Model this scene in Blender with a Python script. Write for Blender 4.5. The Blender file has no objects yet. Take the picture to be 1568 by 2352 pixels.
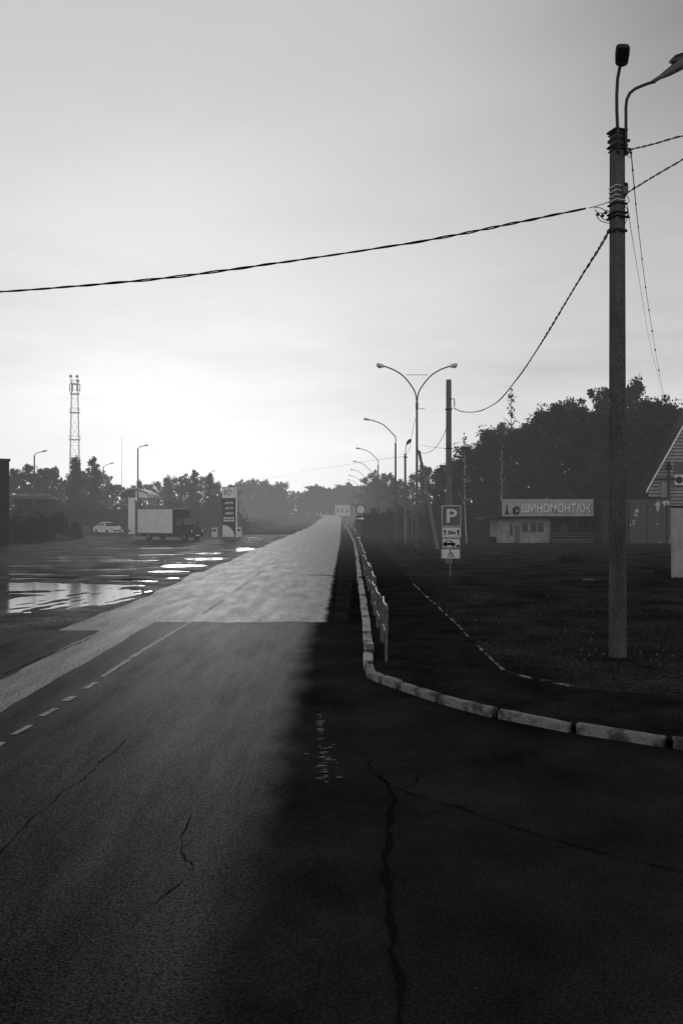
import bpy, math, random
import numpy as np
from mathutils import Vector, Matrix
random.seed(7); rng=np.random.default_rng(7)
H=2.4; F=1900.0; HY=1180.0; CX=784.0
scene=bpy.context.scene; col=scene.collection
R=math.radians
def at(px,d): return (px-CX)/F*d
def zz(py,d): return H+(HY-py)/F*d
def G(px,py):
    d=H*F/(py-HY); return (at(px,d),d)
def smooth(a,b,t):
    t=max(0,min(1,(t-a)/(b-a))); return t*t*(3-2*t)
def gz(y): return 1.9*smooth(130,320,y)
# ---------------------------------------------------------------- materials
def painted_haze_group():  # painted aerial haze: factor grows with distance, stronger towards the sun side
    g=bpy.data.node_groups.new('painted_haze','ShaderNodeTree')
    g.interface.new_socket('Fac',in_out='OUTPUT',socket_type='NodeSocketFloat')
    n=g.nodes; l=g.links
    def M(op,a,b=None,c=None):
        m=n.new('ShaderNodeMath'); m.operation=op
        for i,x in enumerate((a,b,c)):
            if x is None: continue
            if isinstance(x,(int,float)): m.inputs[i].default_value=x
            else: l.new(x,m.inputs[i])
        return m.outputs[0]
    ge=n.new('ShaderNodeNewGeometry'); s=n.new('ShaderNodeSeparateXYZ'); l.new(ge.outputs['Position'],s.inputs[0])
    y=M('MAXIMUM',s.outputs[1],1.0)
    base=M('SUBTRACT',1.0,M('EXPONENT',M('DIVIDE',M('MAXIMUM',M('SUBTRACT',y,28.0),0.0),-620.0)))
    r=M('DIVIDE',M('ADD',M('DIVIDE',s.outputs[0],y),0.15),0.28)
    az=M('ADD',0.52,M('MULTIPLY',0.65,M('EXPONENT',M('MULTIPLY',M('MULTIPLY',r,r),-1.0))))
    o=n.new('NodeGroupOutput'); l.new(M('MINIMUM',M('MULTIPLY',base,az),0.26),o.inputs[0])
    return g
HG=painted_haze_group()
def mat(name,base,rough=.85,spec=.25,var=.3,scale=4,bump=0,bscale=40,stretch=(1,1,1),metal=0,base2=None,thr=None,painted_haze=True,rvar=0,detail=5,bdist=.02,thrw=.04,grain=0,gscale=60,edge=None,svar=0):
    m=bpy.data.materials.new(name); m.use_nodes=True; t=m.node_tree; n=t.nodes; l=t.links
    p=n['Principled BSDF']; out=n['Material Output']
    def MM(op,a,b=None,clamp=False):
        q=n.new('ShaderNodeMath'); q.operation=op; q.use_clamp=clamp
        for i,x in enumerate((a,b)):
            if x is None: continue
            if isinstance(x,(int,float)): q.inputs[i].default_value=x
            else: l.new(x,q.inputs[i])
        return q.outputs[0]
    def MR(x,a,b,c,d,sm=False):
        q=n.new('ShaderNodeMapRange'); 
        if sm: q.interpolation_type='SMOOTHSTEP'
        l.new(x,q.inputs[0])
        for i,k in enumerate((a,b,c,d)): q.inputs[i+1].default_value=k
        return q.outputs[0]
    p.inputs['Roughness'].default_value=rough; p.inputs['Specular IOR Level'].default_value=spec; p.inputs['Metallic'].default_value=metal
    tc=n.new('ShaderNodeTexCoord'); mp=n.new('ShaderNodeMapping'); mp.inputs['Scale'].default_value=stretch; l.new(tc.outputs['Object'],mp.inputs[0])
    no=n.new('ShaderNodeTexNoise'); no.inputs['Scale'].default_value=scale; no.inputs['Detail'].default_value=detail; no.inputs['Roughness'].default_value=.62; l.new(mp.outputs[0],no.inputs[0])
    if base2 is not None: colv=MR(no.outputs[0],thr-thrw,thr+thrw,base,base2)
    else: colv=MR(no.outputs[0],.3,.7,base*(1-var),base*(1+var))
    if grain:
        ng=n.new('ShaderNodeTexNoise'); ng.inputs['Scale'].default_value=gscale; ng.inputs['Detail'].default_value=3; ng.inputs['Roughness'].default_value=.8; l.new(tc.outputs['Object'],ng.inputs[0])
        g2=MR(ng.outputs[0],.4,.68,1-grain,1+grain*2.2)
        colv=MM('MULTIPLY',colv,g2)
        sv=MM('MULTIPLY',spec,g2)
        if svar: sv=MM('MULTIPLY',sv,MR(no.outputs[0],.32,.68,1-svar,1+svar))
        l.new(MM('MINIMUM',sv,1.0),p.inputs['Specular IOR Level'])
    cc=n.new('ShaderNodeCombineColor')
    for i in range(3): l.new(colv,cc.inputs[i])
    l.new(cc.outputs[0],p.inputs['Base Color'])
    if rvar:
        n3=n.new('ShaderNodeTexNoise'); n3.inputs['Scale'].default_value=scale*.7; n3.inputs['Detail'].default_value=6; l.new(mp.outputs[0],n3.inputs[0])
        l.new(MR(n3.outputs[0],.3,.7,rough-rvar,rough+rvar),p.inputs['Roughness'])
    if bump:
        nb=n.new('ShaderNodeTexNoise'); nb.inputs['Scale'].default_value=bscale; nb.inputs['Detail'].default_value=4; nb.inputs['Roughness'].default_value=.7
        l.new(tc.outputs['Object'],nb.inputs[0])
        bp=n.new('ShaderNodeBump'); bp.inputs['Strength'].default_value=bump; bp.inputs['Distance'].default_value=bdist
        l.new(nb.outputs[0],bp.inputs['Height']); l.new(bp.outputs[0],p.inputs['Normal'])
    sh=p.outputs[0]
    if edge:                      # dirt gathered along the road edge
        a_,b_,dirt,nz=edge
        sx=n.new('ShaderNodeSeparateXYZ'); l.new(tc.outputs['Object'],sx.inputs[0])
        ref=MM('ADD',MM('MULTIPLY',MR(sx.outputs[1],16,80,0,1,True),.25),-.28)
        e=MM('SUBTRACT',sx.outputs[0],ref)
        ne=n.new('ShaderNodeTexNoise'); ne.inputs['Scale'].default_value=1.5; ne.inputs['Detail'].default_value=9; ne.inputs['Roughness'].default_value=.72; l.new(tc.outputs['Object'],ne.inputs[0])
        e=MM('ADD',e,MM('MULTIPLY',MM('SUBTRACT',ne.outputs[0],.5),nz))
        fac=MR(e,a_,b_,0,1,True)
        d=n.new('ShaderNodeBsdfDiffuse'); 
        nl=n.new('ShaderNodeTexNoise'); nl.inputs['Scale'].default_value=.8; nl.inputs['Detail'].default_value=5; nl.inputs['Roughness'].default_value=.62; l.new(tc.outputs['Object'],nl.inputs[0])
        dv=MR(nl.outputs[0],.3,.7,dirt*.5,dirt*1.5)
        if grain:
            ng=n.new('ShaderNodeTexNoise'); ng.inputs['Scale'].default_value=55; ng.inputs['Detail'].default_value=3; ng.inputs['Roughness'].default_value=.8; l.new(tc.outputs['Object'],ng.inputs[0])
            dv=MM('MULTIPLY',dv,MR(ng.outputs[0],.4,.68,.6,1.88))
        c2=n.new('ShaderNodeCombineColor')
        for i in range(3): l.new(dv,c2.inputs[i])
        l.new(c2.outputs[0],d.inputs[0])
        if bump: l.new(bp.outputs[0],d.inputs['Normal'])
        mx=n.new('ShaderNodeMixShader'); l.new(fac,mx.inputs[0]); l.new(sh,mx.inputs[1]); l.new(d.outputs[0],mx.inputs[2]); sh=mx.outputs[0]
    if painted_haze:
        e=n.new('ShaderNodeEmission'); e.inputs[0].default_value=(.6,.6,.6,1)  # grey glow mixed into the surface to stand for hazy air
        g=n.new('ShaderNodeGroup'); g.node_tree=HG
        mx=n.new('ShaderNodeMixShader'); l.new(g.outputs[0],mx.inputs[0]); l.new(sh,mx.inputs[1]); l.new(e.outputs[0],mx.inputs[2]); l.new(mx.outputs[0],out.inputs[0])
    else: l.new(sh,out.inputs[0])
    return m
X={}
X['old']=mat('old_asphalt',.12,.58,.22,.40,2.4,1,40,(1.4,.28,1),rvar=.05,bdist=.012,grain=.5,gscale=22,edge=(-.16,.0,.016,.35),svar=.35)
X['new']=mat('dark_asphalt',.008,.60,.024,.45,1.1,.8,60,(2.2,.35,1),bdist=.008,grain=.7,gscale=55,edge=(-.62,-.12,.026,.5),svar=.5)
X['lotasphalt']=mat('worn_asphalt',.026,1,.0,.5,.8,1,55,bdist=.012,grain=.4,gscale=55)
X['shoulder']=mat('shoulder_dirt',.014,1,.0,.5,1.2,1,30,bdist=.03,grain=.5,gscale=20)
X['crack']=mat('crack_filler',.012,1,.0,.2,9)
X['paint']=mat('worn_white_paint',.34,.7,.2,.3,9,base2=.04,thr=.58,thrw=.08)
X['faintpaint']=mat('faded_edge_paint',.12,.8,.1,.3,14,base2=.02,thr=.5,thrw=.06)
X['gravel']=mat('gravel_dirt',.038,1,.0,.6,.6,1,14,bdist=.06,grain=.5,gscale=14)
X['mud']=mat('wet_mud',.024,.72,.08,.6,1.0,1,8,bdist=.06,rvar=.18,grain=.4,gscale=10)
X['ground']=mat('dark_grassland',.03,1,.0,.5,.3,1,5,bdist=.08)
X['water']=mat('puddle_water',.03,.10,.6,.1,3,.30,2.5,bdist=.012)
X['pave']=mat('pavement_asphalt',.022,1,.0,.5,1.3,.9,34,bdist=.015,grain=.4,gscale=40)
X['kerb']=mat('painted_kerbstone',.25,.9,.15,.3,3,1,25,base2=.07,thr=.54,thrw=.05,bdist=.02,grain=.2,gscale=40)
X['kerbside']=mat('striped_kerbstone',.46,.9,.15,.3,1.1,1,25,base2=.06,thr=.56,thrw=.04,bdist=.02,grain=.15,gscale=40)
X['kerb2']=mat('old_kerbstone',.24,.9,.1,.3,4,base2=.02,thr=.47,thrw=.05)
X['conc']=mat('weathered_concrete',.095,.9,.1,.35,3,.5,30,(1,1,.25),bdist=.01,grain=.2,gscale=20)
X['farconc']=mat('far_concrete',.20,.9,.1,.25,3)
X['dark']=mat('dark_metal',.015,.7,.2,.2,10)
X['lamp']=mat('lamp_grey_metal',.13,.6,.3,.2,6)
X['mast']=mat('mast_metal',.30,.7,.2,.2,6)
X['lampd']=mat('lamp_dark_metal',.04,.6,.3,.2,6)
X['glass']=mat('dark_glass',.02,.15,.5,.1,3)
X['rail']=mat('railing_metal',.15,.6,.3,.5,12)
X['cable']=mat('black_cable',.006,.8,.1,.2,20)
X['leaf']=mat('leaf',.028,.95,.03,.55,.5)
X['leafd']=mat('dark_leaf',.050,1,.0,.7,.35)
X['bark']=mat('bark',.03,.95,.05,.4,4)
X['birch']=mat('birch_bark',.50,.9,.1,.3,5,stretch=(1,1,2.2),base2=.05,thr=.56,thrw=.04)
X['white']=mat('white_paint',.85,.5,.3,.05,2)
X['box']=mat('cargo_panel',.80,.6,.3,.10,1.2)
X['signw']=mat('sign_white',.82,.5,.3,.06,6)
X['signg']=mat('sign_blue_grey',.17,.5,.3,.08,6)
X['signb']=mat('sign_black',.015,.6,.2,.1,6)
X['plank']=mat('siding',.34,.8,.2,.25,2)
X['plankshade']=mat('painted_siding_shadow',.03,.9,.1,.2,2)  # dark tone painted as shade between the siding boards
X['roof']=mat('roof_sheet',.03,.8,.2,.3,2)
X['rooflt']=mat('pale_roof_trim',.7,.7,.2,.15,2)
X['peel']=mat('peeling_paint',.11,.8,.2,.3,.8,base2=.62,thr=.60,thrw=.012,detail=7)
X['gdark']=mat('dark_garage_metal',.05,.8,.1,.3,2)
X['shopwall']=mat('shop_wall',.30,.9,.1,.35,2.0)
X['panelw']=mat('pale_metal_panel',.46,.7,.2,.3,1.3)
X['board']=mat('faded_banner',.42,.8,.15,.2,1.6)
X['tyre']=mat('rubber',.012,.9,.1,.2,9)
X['brick']=mat('brick',.04,.9,.1,.4,6,.6,12)
X['grass']=mat('grass_blade',.02,1,.0,.5,3)
X['wood']=mat('pallet_wood',.05,.9,.1,.4,4)
# ---------------------------------------------------------------- mesh builder
class MB:
    def __init__(s): s.v=[]; s.f=[]
    def add(s,v,f):
        b=len(s.v); s.v+= [tuple(p) for p in v]; s.f+=[tuple(i+b for i in q) for q in f]; return s
    def box(s,c,d,M=None):
        x,y,z=[k/2 for k in d]
        v=[Vector((a*x,b*y,e*z)) for a in(-1,1) for b in(-1,1) for e in(-1,1)]
        if M is not None: v=[M@p for p in v]
        v=[p+Vector(c) for p in v]
        return s.add(v,[(0,1,3,2),(4,6,7,5),(0,4,5,1),(2,3,7,6),(0,2,6,4),(1,5,7,3)])
    def tube(s,pts,r,n=8,sq=1.0,cap=True):
        pts=[Vector(p) for p in pts]; k=len(pts)
        if not isinstance(r,(list,tuple)): r=[r]*k
        up=None; v=[]
        for i,p in enumerate(pts):
            t=(pts[min(i+1,k-1)]-pts[max(i-1,0)])
            if t.length<1e-9: t=Vector((0,0,1))
            t.normalize()
            if up is None:
                a=Vector((0,1,0)) if abs(t.y)<.8 else Vector((1,0,0)); up=a
            u=(up-t*up.dot(t)); u.normalize(); w=t.cross(u); up=u
            for j in range(n):
                a=2*math.pi*(j+.5)/n
                v.append(p+u*math.cos(a)*r[i]*sq+w*math.sin(a)*r[i])
        f=[(i*n+j,i*n+(j+1)%n,(i+1)*n+(j+1)%n,(i+1)*n+j) for i in range(k-1) for j in range(n)]
        if cap: f+= [tuple(range(n))[::-1], tuple(range((k-1)*n,k*n))]
        return s.add(v,f)
    def plate(s,poly,y0,th=.01):
        n=len(poly)
        v=[(x,y0,z) for x,z in poly]+[(x,y0+th,z) for x,z in poly]
        return s.add(v,[tuple(range(n)),tuple(range(n,2*n))[::-1]]+[(i,i+n,(i+1)%n+n,(i+1)%n) for i in range(n)])
    def stroke(s,pts,w,y0,th=.004):
        for a,b in zip(pts[:-1],pts[1:]):
            a=Vector(a); b=Vector(b); t=(b-a).normalized(); q=Vector((-t.y,t.x))*w/2; e=t*w*.25
            s.plate([tuple(a-q-e),tuple(b-q+e),tuple(b+q+e),tuple(a+q-e)],y0,th)
        return s
    def prism(s,prof,hw):
        n=len(prof); hw=hw if isinstance(hw,(list,tuple)) else [hw]*n
        v=[(x,-w,z) for (x,z),w in zip(prof,hw)]+[(x,w,z) for (x,z),w in zip(prof,hw)]
        return s.add(v,[tuple(range(n)),tuple(range(n,2*n))[::-1]]+[(i,i+n,(i+1)%n+n,(i+1)%n) for i in range(n)])
    def build(s,name,m,parent=None,smooth=False,loc=None,bevel=0):
        me=bpy.data.meshes.new(name); me.from_pydata(s.v,[],s.f); me.materials.append(X[m] if isinstance(m,str) else m)
        o=bpy.data.objects.new(name,me); col.objects.link(o)
        if parent: o.parent=parent
        if loc: o.location=loc
        if smooth:
            for p in me.polygons: p.use_smooth=True
        if bevel:
            b=o.modifiers.new('b','BEVEL'); b.width=bevel; b.segments=2; b.limit_method='ANGLE'
        return o
def tag(o,label=None,cat=None,group=None,kind=None):
    if label: o['label']=label
    if cat: o['category']=cat
    if group: o['group']=group
    if kind: o['kind']=kind
    return o
def empty(name,loc,rz=0,label=None,cat=None,group=None):
    o=bpy.data.objects.new(name,None); o.empty_display_size=.3; col.objects.link(o); o.location=loc; o.rotation_euler=(0,0,rz)
    return tag(o,label,cat,group)
def copy_tree(o,parent=None):
    c=o.copy(); col.objects.link(c)
    if parent: c.parent=parent
    for ch in [k for k in bpy.data.objects if k.parent==o]: copy_tree(ch,c)
    return c
def struct(o): o['kind']='structure'; return o
def text(s,size,m,parent,name,loc,bold=0,extr=.002,sx=1,shear=0,fit=None):
    cu=bpy.data.curves.new('t','FONT'); cu.body=s; cu.size=size; cu.offset=bold; cu.extrude=extr; cu.align_x='CENTER'; cu.align_y='CENTER'; cu.shear=shear; cu.resolution_u=3
    to=bpy.data.objects.new('t',cu); col.objects.link(to)
    dg=bpy.context.evaluated_depsgraph_get(); dg.update()
    me=bpy.data.meshes.new_from_object(to.evaluated_get(dg)); bpy.data.objects.remove(to)
    xs_=[v.co.x for v in me.vertices]; zs_=[v.co.y for v in me.vertices]; cxx=(min(xs_)+max(xs_))/2; czz=(min(zs_)+max(zs_))/2
    kx=sx; kz=1
    if fit: kx=fit[0]/(max(xs_)-min(xs_)); kz=fit[1]/(max(zs_)-min(zs_))
    for v in me.vertices: x,y,z=v.co; v.co=((x-cxx)*kx,-z,(y-czz)*kz)
    me.materials.clear(); me.materials.append(X[m]); me.name=name
    o=bpy.data.objects.new(name,me); col.objects.link(o); o.parent=parent; o.location=loc
    return o
def circ(cx,cz,r,n=24,a0=0,a1=2*math.pi,rz=None):
    rz=rz or r
    full=abs(a1-a0-2*math.pi)<1e-6
    m=n if full else n+1
    return [(cx+r*math.cos(a0+(a1-a0)*i/n),cz+rz*math.sin(a0+(a1-a0)*i/n)) for i in range(m)]
# ---------------------------------------------------------------- camera, world, sun
cam=bpy.data.cameras.new('camera'); co=bpy.data.objects.new('camera',cam); col.objects.link(co)
cam.lens=F/2352*36; cam.clip_end=6000; cam.clip_start=.05
co.location=(0,0,H); co.rotation_euler=(R(90)+4/F,0,0); scene.camera=co
SE,SA=R(9),R(-9)
sund=Vector((math.sin(SA)*math.cos(SE),math.cos(SA)*math.cos(SE),math.sin(SE)))
sl=bpy.data.lights.new('sun','SUN'); sl.energy=.5; sl.angle=R(10); sl.color=(1,1,1)
so=bpy.data.objects.new('sun',sl); col.objects.link(so); so.rotation_euler=sund.to_track_quat('Z','Y').to_euler()
w=bpy.data.worlds.new('World'); scene.world=w; w.use_nodes=True
n=w.node_tree.nodes; l=w.node_tree.links; bg=n['Background']
def M(op,a,b=None,c=None,clamp=False):
    m=n.new('ShaderNodeMath'); m.operation=op; m.use_clamp=clamp
    for i,x in enumerate((a,b,c)):
        if x is None: continue
        if isinstance(x,(int,float)): m.inputs[i].default_value=x
        else: l.new(x,m.inputs[i])
    return m.outputs[0]
tc=n.new('ShaderNodeTexCoord'); D=tc.outputs['Generated']
sp=n.new('ShaderNodeSeparateXYZ'); l.new(D,sp.inputs[0]); dx,dy,dz=sp.outputs
def lobe(v,sig):
    v=Vector(v).normalized()
    d=n.new('ShaderNodeVectorMath'); d.operation='DOT_PRODUCT'; l.new(D,d.inputs[0]); d.inputs[1].default_value=v
    a=M('ARCCOSINE',M('MINIMUM',d.outputs['Value'],1.0)); a=M('DIVIDE',a,sig)
    return M('EXPONENT',M('MULTIPLY',M('MULTIPLY',a,a),-1.0))
sky=n.new('ShaderNodeTexSky'); sky.sky_type='NISHITA'; sky.sun_disc=False; sky.sun_elevation=SE; sky.sun_rotation=SA; sky.dust_density=2
bw=n.new('ShaderNodeRGBToBW'); l.new(sky.outputs[0],bw.inputs[0])
nish=M('MINIMUM',M('MULTIPLY',bw.outputs[0],0.006),0.08)
up=M('MAXIMUM',dz,0.0)
v=M('ADD',0.485,M('MULTIPLY',0.16,M('EXPONENT',M('DIVIDE',up,-0.28))))
v=M('ADD',v,M('MULTIPLY',0.27,lobe((-.18,1,.06),.27)))
v=M('ADD',v,M('MULTIPLY',0.07,lobe((-.35,1,.25),.5)))
v=M('ADD',v,nish)
v=M('SUBTRACT',v,M('MULTIPLY',0.28,lobe((.50,1,.70),.20)))
def clouds(sc,rot,scale,amp,dist,zc,fall):
    mp=n.new('ShaderNodeMapping'); mp.inputs['Scale'].default_value=sc; mp.inputs['Rotation'].default_value=rot; l.new(D,mp.inputs[0])
    no=n.new('ShaderNodeTexNoise'); no.inputs['Scale'].default_value=scale; no.inputs['Detail'].default_value=7; no.inputs['Roughness'].default_value=.55; no.inputs['Distortion'].default_value=dist; l.new(mp.outputs[0],no.inputs[0])
    return M('MULTIPLY',M('SUBTRACT',no.outputs[0],0.5),M('MULTIPLY',amp,M('EXPONENT',M('MULTIPLY',M('ABSOLUTE',M('SUBTRACT',dz,zc)),-fall))))
v=M('ADD',v,clouds((2.2,2.2,11),(0,.12,0),1.6,.46,.4,.15,8.0))
v=M('ADD',v,clouds((1.2,1.2,2.6),(0,.5,.3),1.8,.13,.6,.35,2.0))
zen=n.new('ShaderNodeMapRange'); zen.interpolation_type='SMOOTHSTEP'; l.new(dz,zen.inputs[0]); zen.inputs[1].default_value=.52; zen.inputs[2].default_value=.74; zen.inputs[3].default_value=1; zen.inputs[4].default_value=.16
v=M('MULTIPLY',v,zen.outputs[0])
cc=n.new('ShaderNodeCombineColor')
for i in range(3): l.new(v,cc.inputs[i])
l.new(cc.outputs[0],bg.inputs[0]); bg.inputs[1].default_value=1.0
scene.view_settings.view_transform='Standard'; scene.view_settings.look='None'; scene.view_settings.exposure=0
# ---------------------------------------------------------------- ground, road
YS=[-12,-6]+[i*1.0 for i in range(0,30)]+[30+i*2 for i in range(0,50)]+[130+i*5 for i in range(0,60)]+[430,500,700,1000,1800,3500]
def strip(name,m,lf,rf,y0,y1,dz=0,nx=1,step=None):
    ys=[y for y in YS if y0<y<y1]
    if step: ys=sorted(set(ys+[round(y0+step*i,4) for i in range(1,int((y1-y0)/step))]))
    ys=[y0]+ys+[y1]
    vs=[];fs=[]
    for y in ys:
        a=lf(y) if callable(lf) else lf; b=rf(y) if callable(rf) else rf
        for i in range(nx+1): vs.append((a+(b-a)*i/nx,y,gz(y)+dz))
    for j in range(len(ys)-1):
        for i in range(nx):
            k=j*(nx+1)+i; fs.append((k,k+1,k+nx+2,k+nx+1))
    mb=MB(); mb.add(vs,fs); return struct(mb.build(name,m))
strip('ground','ground',-2500,2500,-12,3500,-.12)
def roadoff(y):
    o=-.0
    if y>225: o-= 5.5*((y-225)/110.0)**2.4
    return o
def RE(y): return -.28+smooth(16,80,y)*.25+roadoff(y)
def wob(y,s): return .5*math.sin(y*1.3+s)+.3*math.sin(y*3.1+2*s)+.2*math.sin(y*7.7+s*3)
def LE(y): return -5.8+roadoff(y)+.12*math.sin(y*.33)+.10*wob(y*.8,2)
strip('road','old',LE,lambda y:RE(y)+.02,-10,430,0.0,step=.5)
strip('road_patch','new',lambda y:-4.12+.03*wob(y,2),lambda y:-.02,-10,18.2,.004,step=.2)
strip('road_edge_patch','new',lambda y:-7.2,lambda y:-4.95+.06*wob(y,4),6,17,.004,step=.25)
strip('left_verge','mud',-60,lambda y:-5.78,-10,15,-.010)
strip('road_shoulder','shoulder',lambda y:-.22+smooth(18,80,y)*.19+.03*wob(y,1),lambda y:.47+smooth(20,80,y)*.35,18.3,150,.008,step=.25)
jag=MB(); pts=[]
for i in range(61):
    x=-4.12+i*(4.05/60); pts.append((x,18.2+.12+.1*wob(x*2.2,5)+random.uniform(-.05,.05)))
jag.add([(x,18.19,.004) for x,_ in pts]+[(x,y,.004) for x,y in pts],[(i,i+1,i+62,i+61) for i in range(60)])
struct(jag.build('road_patch_edge','new'))
mb=MB(); a=G(705,1320); b=G(775,1323); mb.add([(a[0],a[1]-.10,.004),(b[0],b[1]-.2,.004),(b[0],b[1]+.25,.004),(a[0],a[1]+.1,.004)],[(0,1,2,3)]); struct(mb.build('road_joint','new'))
def line_mark(y0,y1,x0,x1,wd,name='road_marking'):
    mb=MB(); k=max(2,int((y1-y0)/.12)); vs=[]
    for i in range(k+1):
        t=i/k; x=x0+(x1-x0)*t; y=y0+(y1-y0)*t; ww=wd*random.uniform(.6,1.15)
        vs+=[(x-ww/2,y,.009+gz(y)),(x+ww/2,y,.009+gz(y))]
    mb.add(vs,[(2*i,2*i+1,2*i+3,2*i+2) for i in range(k)]); struct(mb.build(name,'paint'))
segs=[((437,1430),(345,1485)),((345,1485),(300,1513)),((299,1514),(235,1556)),((222,1568),(195,1583)),((170,1600),(150,1611)),((130,1628),(95,1646)),((72,1667),(32,1688)),((8,1706),(-40,1738)),((-70,1755),(-130,1800))]
for a,b in segs:
    a=G(*a); b=G(*b); line_mark(b[1],a[1],b[0],a[0],.10)
for y in (20,26,32,40,50,60,72,86): line_mark(y,y+3.2,-3.32,-3.3,.08)
mb=MB()
for _ in range(46):
    px=random.gauss(742,14); py=random.uniform(1640,1800)
    if py<1700: px=735+random.gauss(0,2)
    x,y=G(px,py); r=random.uniform(.008,.026); n_=9
    ph=random.random()*6
    mb.add([(x+2.1*r*random.uniform(.4,1.4)*math.cos(ph+6.283*i/n_),y+1.4*r*random.uniform(.4,1.4)*math.sin(ph+6.283*i/n_),.0125) for i in range(n_)],[tuple(range(n_))])
struct(mb.build('road_edge_marking','faintpaint'))
KO=[(14,6.9),(8,7.6),(5.5,8.0),(3.48,8.44),(2.48,9.12),(1.79,9.8),(1.21,10.6),(.80,11.35),(.56,11.8),(.45,12.1),(.43,12.7),(.5,16),(.58,22),(.66,30),(.85,45),(1.05,65),(1.0,108),(.6,160)]
KI=[(14,9.5),(8,10),(6,10.4),(4.42,10.7),(3.25,11.1),(2.9,11.5),(2.61,11.9),(2.5,12.1),(2.45,12.3),(2.42,12.5),(2.41,12.7),(2.45,17),(2.41,24),(2.4,30),(2.6,45),(2.8,65),(2.8,108),(2.6,160)]
mb=MB()
poly=[(-.29,-10),(60,-10),(60,5.5)]+KO+[(0,160),(-.03,80),(-.12,50),(-.22,30),(-.28,16)]
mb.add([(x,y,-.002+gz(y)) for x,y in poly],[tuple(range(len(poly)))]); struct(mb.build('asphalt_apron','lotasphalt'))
mb=MB(); poly=[(60,8.0)]+KI+[(60,160)]
mb.add([(x,y,.01+gz(y)) for x,y in poly],[tuple(range(len(poly)))]); struct(mb.build('gravel_yard','gravel'))
mb=MB(); NK=len(KO); mb.add([(x,y,.07+gz(y)) for x,y in KO]+[(x,y,.05+gz(y)) for x,y in KI],[(i,i+1,i+NK+1,i+NK) for i in range(NK-1)]); struct(mb.build('pavement','pave'))
def resample(P,step,end=False):
    P=[Vector(p) for p in P]; out=[]; d=0
    for a,b in zip(P[:-1],P[1:]):
        L=(b-a).length
        while d<L: out.append(a+(b-a)*(d/L)); d+=step
        d-=L
    if end:
        if (out[-1]-P[-1]).length<step*.45: out[-1]=P[-1]
        else: out.append(P[-1])
    return out
def kerb(P,step,wd,h,name,m,gap=.03,jit=.012,skip=0):
    mb=MB(); Q=resample(P,step,True)
    for a,b in zip(Q[:-1],Q[1:]):
        t=(b-a); L=t.length; t.normalize(); nrm=Vector((-t.y,t.x))
        z=gz(a.y); h0=h+random.uniform(-jit,jit); h1=h+random.uniform(-jit,jit); off=nrm*random.uniform(-jit,jit)
        if random.random()<skip: continue
        c=.014; s0=gap*random.uniform(.1,1.5); s1=L-gap*random.uniform(.1,1.1); nseg=8; vs=[]
        for k in range(nseg+1):
            tt=k/nseg; p=a+t*(s0+(s1-s0)*tt)+off; hh=h0+(h1-h0)*tt
            ch=[random.uniform(0,.009) for _ in range(4)]
            if random.random()<.13: ch[random.choice((0,3))]+=.024
            sec=[(-wd/2,None),(-wd/2+ch[0]*.5,hh-c-ch[0]),(-wd/2+c+ch[1],hh-ch[1]*.4),(wd/2-c-ch[2],hh-ch[2]*.4),(wd/2-ch[3]*.5,hh-c-ch[3]),(wd/2,None)]
            for s_,zt in sec:
                q=p+nrm*s_; vs.append((q.x,q.y,z-.05 if zt is None else z+zt))
        fs=[(k*6+i,k*6+i+1,k*6+i+7,k*6+i+6) for k in range(nseg) for i in range(5)]+[(5,4,3,2,1,0),tuple(nseg*6+i for i in range(6))]
        mb.add(vs,fs)
    return struct(mb.build(name,m))
kerb(KO[:8],.98,.12,.10,'kerb','kerb',.04,.014)
kerb(KO[7:11],.42,.13,.11,'corner_kerb','kerb',.03,.012)
kerb(KO[10:],.95,.16,.14,'roadside_kerb','kerbside',.04,.018)
kerb([(3.25,11.1),(2.9,11.5),(2.61,11.9),(2.45,12.3),(2.41,12.7),(2.42,14),(2.45,17),(2.41,24),(2.4,28)],.8,.07,.06,'pavement_edging','kerb2',.10,.014,.12)
def crack(P,wd,name='asphalt_crack',z=.0068):
    mb=MB(); Q=resample([G(*p) for p in P],.045); vs=[]; j=0; ph=random.random()*9
    for i,p in enumerate(Q):
        t=(Q[min(i+1,len(Q)-1)]-Q[max(0,i-1)]).normalized(); q=Vector((-t.y,t.x)); j=.8*j+random.gauss(0,.010)
        ww=wd*(.5+.35*math.sin(i*.5+ph)+random.uniform(0,.4))*.5*min(1,i/4,(len(Q)-1-i)/4)
        vs+=[((p+q*(j-ww)).x,(p+q*(j-ww)).y,z),((p+q*(j+ww)).x,(p+q*(j+ww)).y,z)]
    mb.add(vs,[(2*i,2*i+1,2*i+3,2*i+2) for i in range(len(Q)-1)]); struct(mb.build(name,'crack'))
crack([(870,1775),(905,1830),(893,1900),(882,1980),(905,2080),(900,2180),(918,2260),(905,2400)],.048)
crack([(870,1785),(920,1815),(985,1838),(1050,1857),(1130,1885),(1220,1915),(1330,1945),(1420,1975),(1600,2012)],.024)
crack([(850,1740),(862,1780),(890,1808)],.02)
crack([(925,1813),(950,1797),(965,1780),(938,1768),(900,1752)],.018)
crack([(925,1890),(970,1873),(1030,1857)],.011)
crack([(440,1860),(420,1920),(428,1960),(440,1990),(400,2030),(330,2080),(300,2110)],.010)
crack([(-10,1985),(50,1910),(110,1850),(180,1800),(245,1740),(300,1690)],.010)
crack([(-20,1560),(60,1528),(150,1490),(220,1462)],.025)
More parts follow.
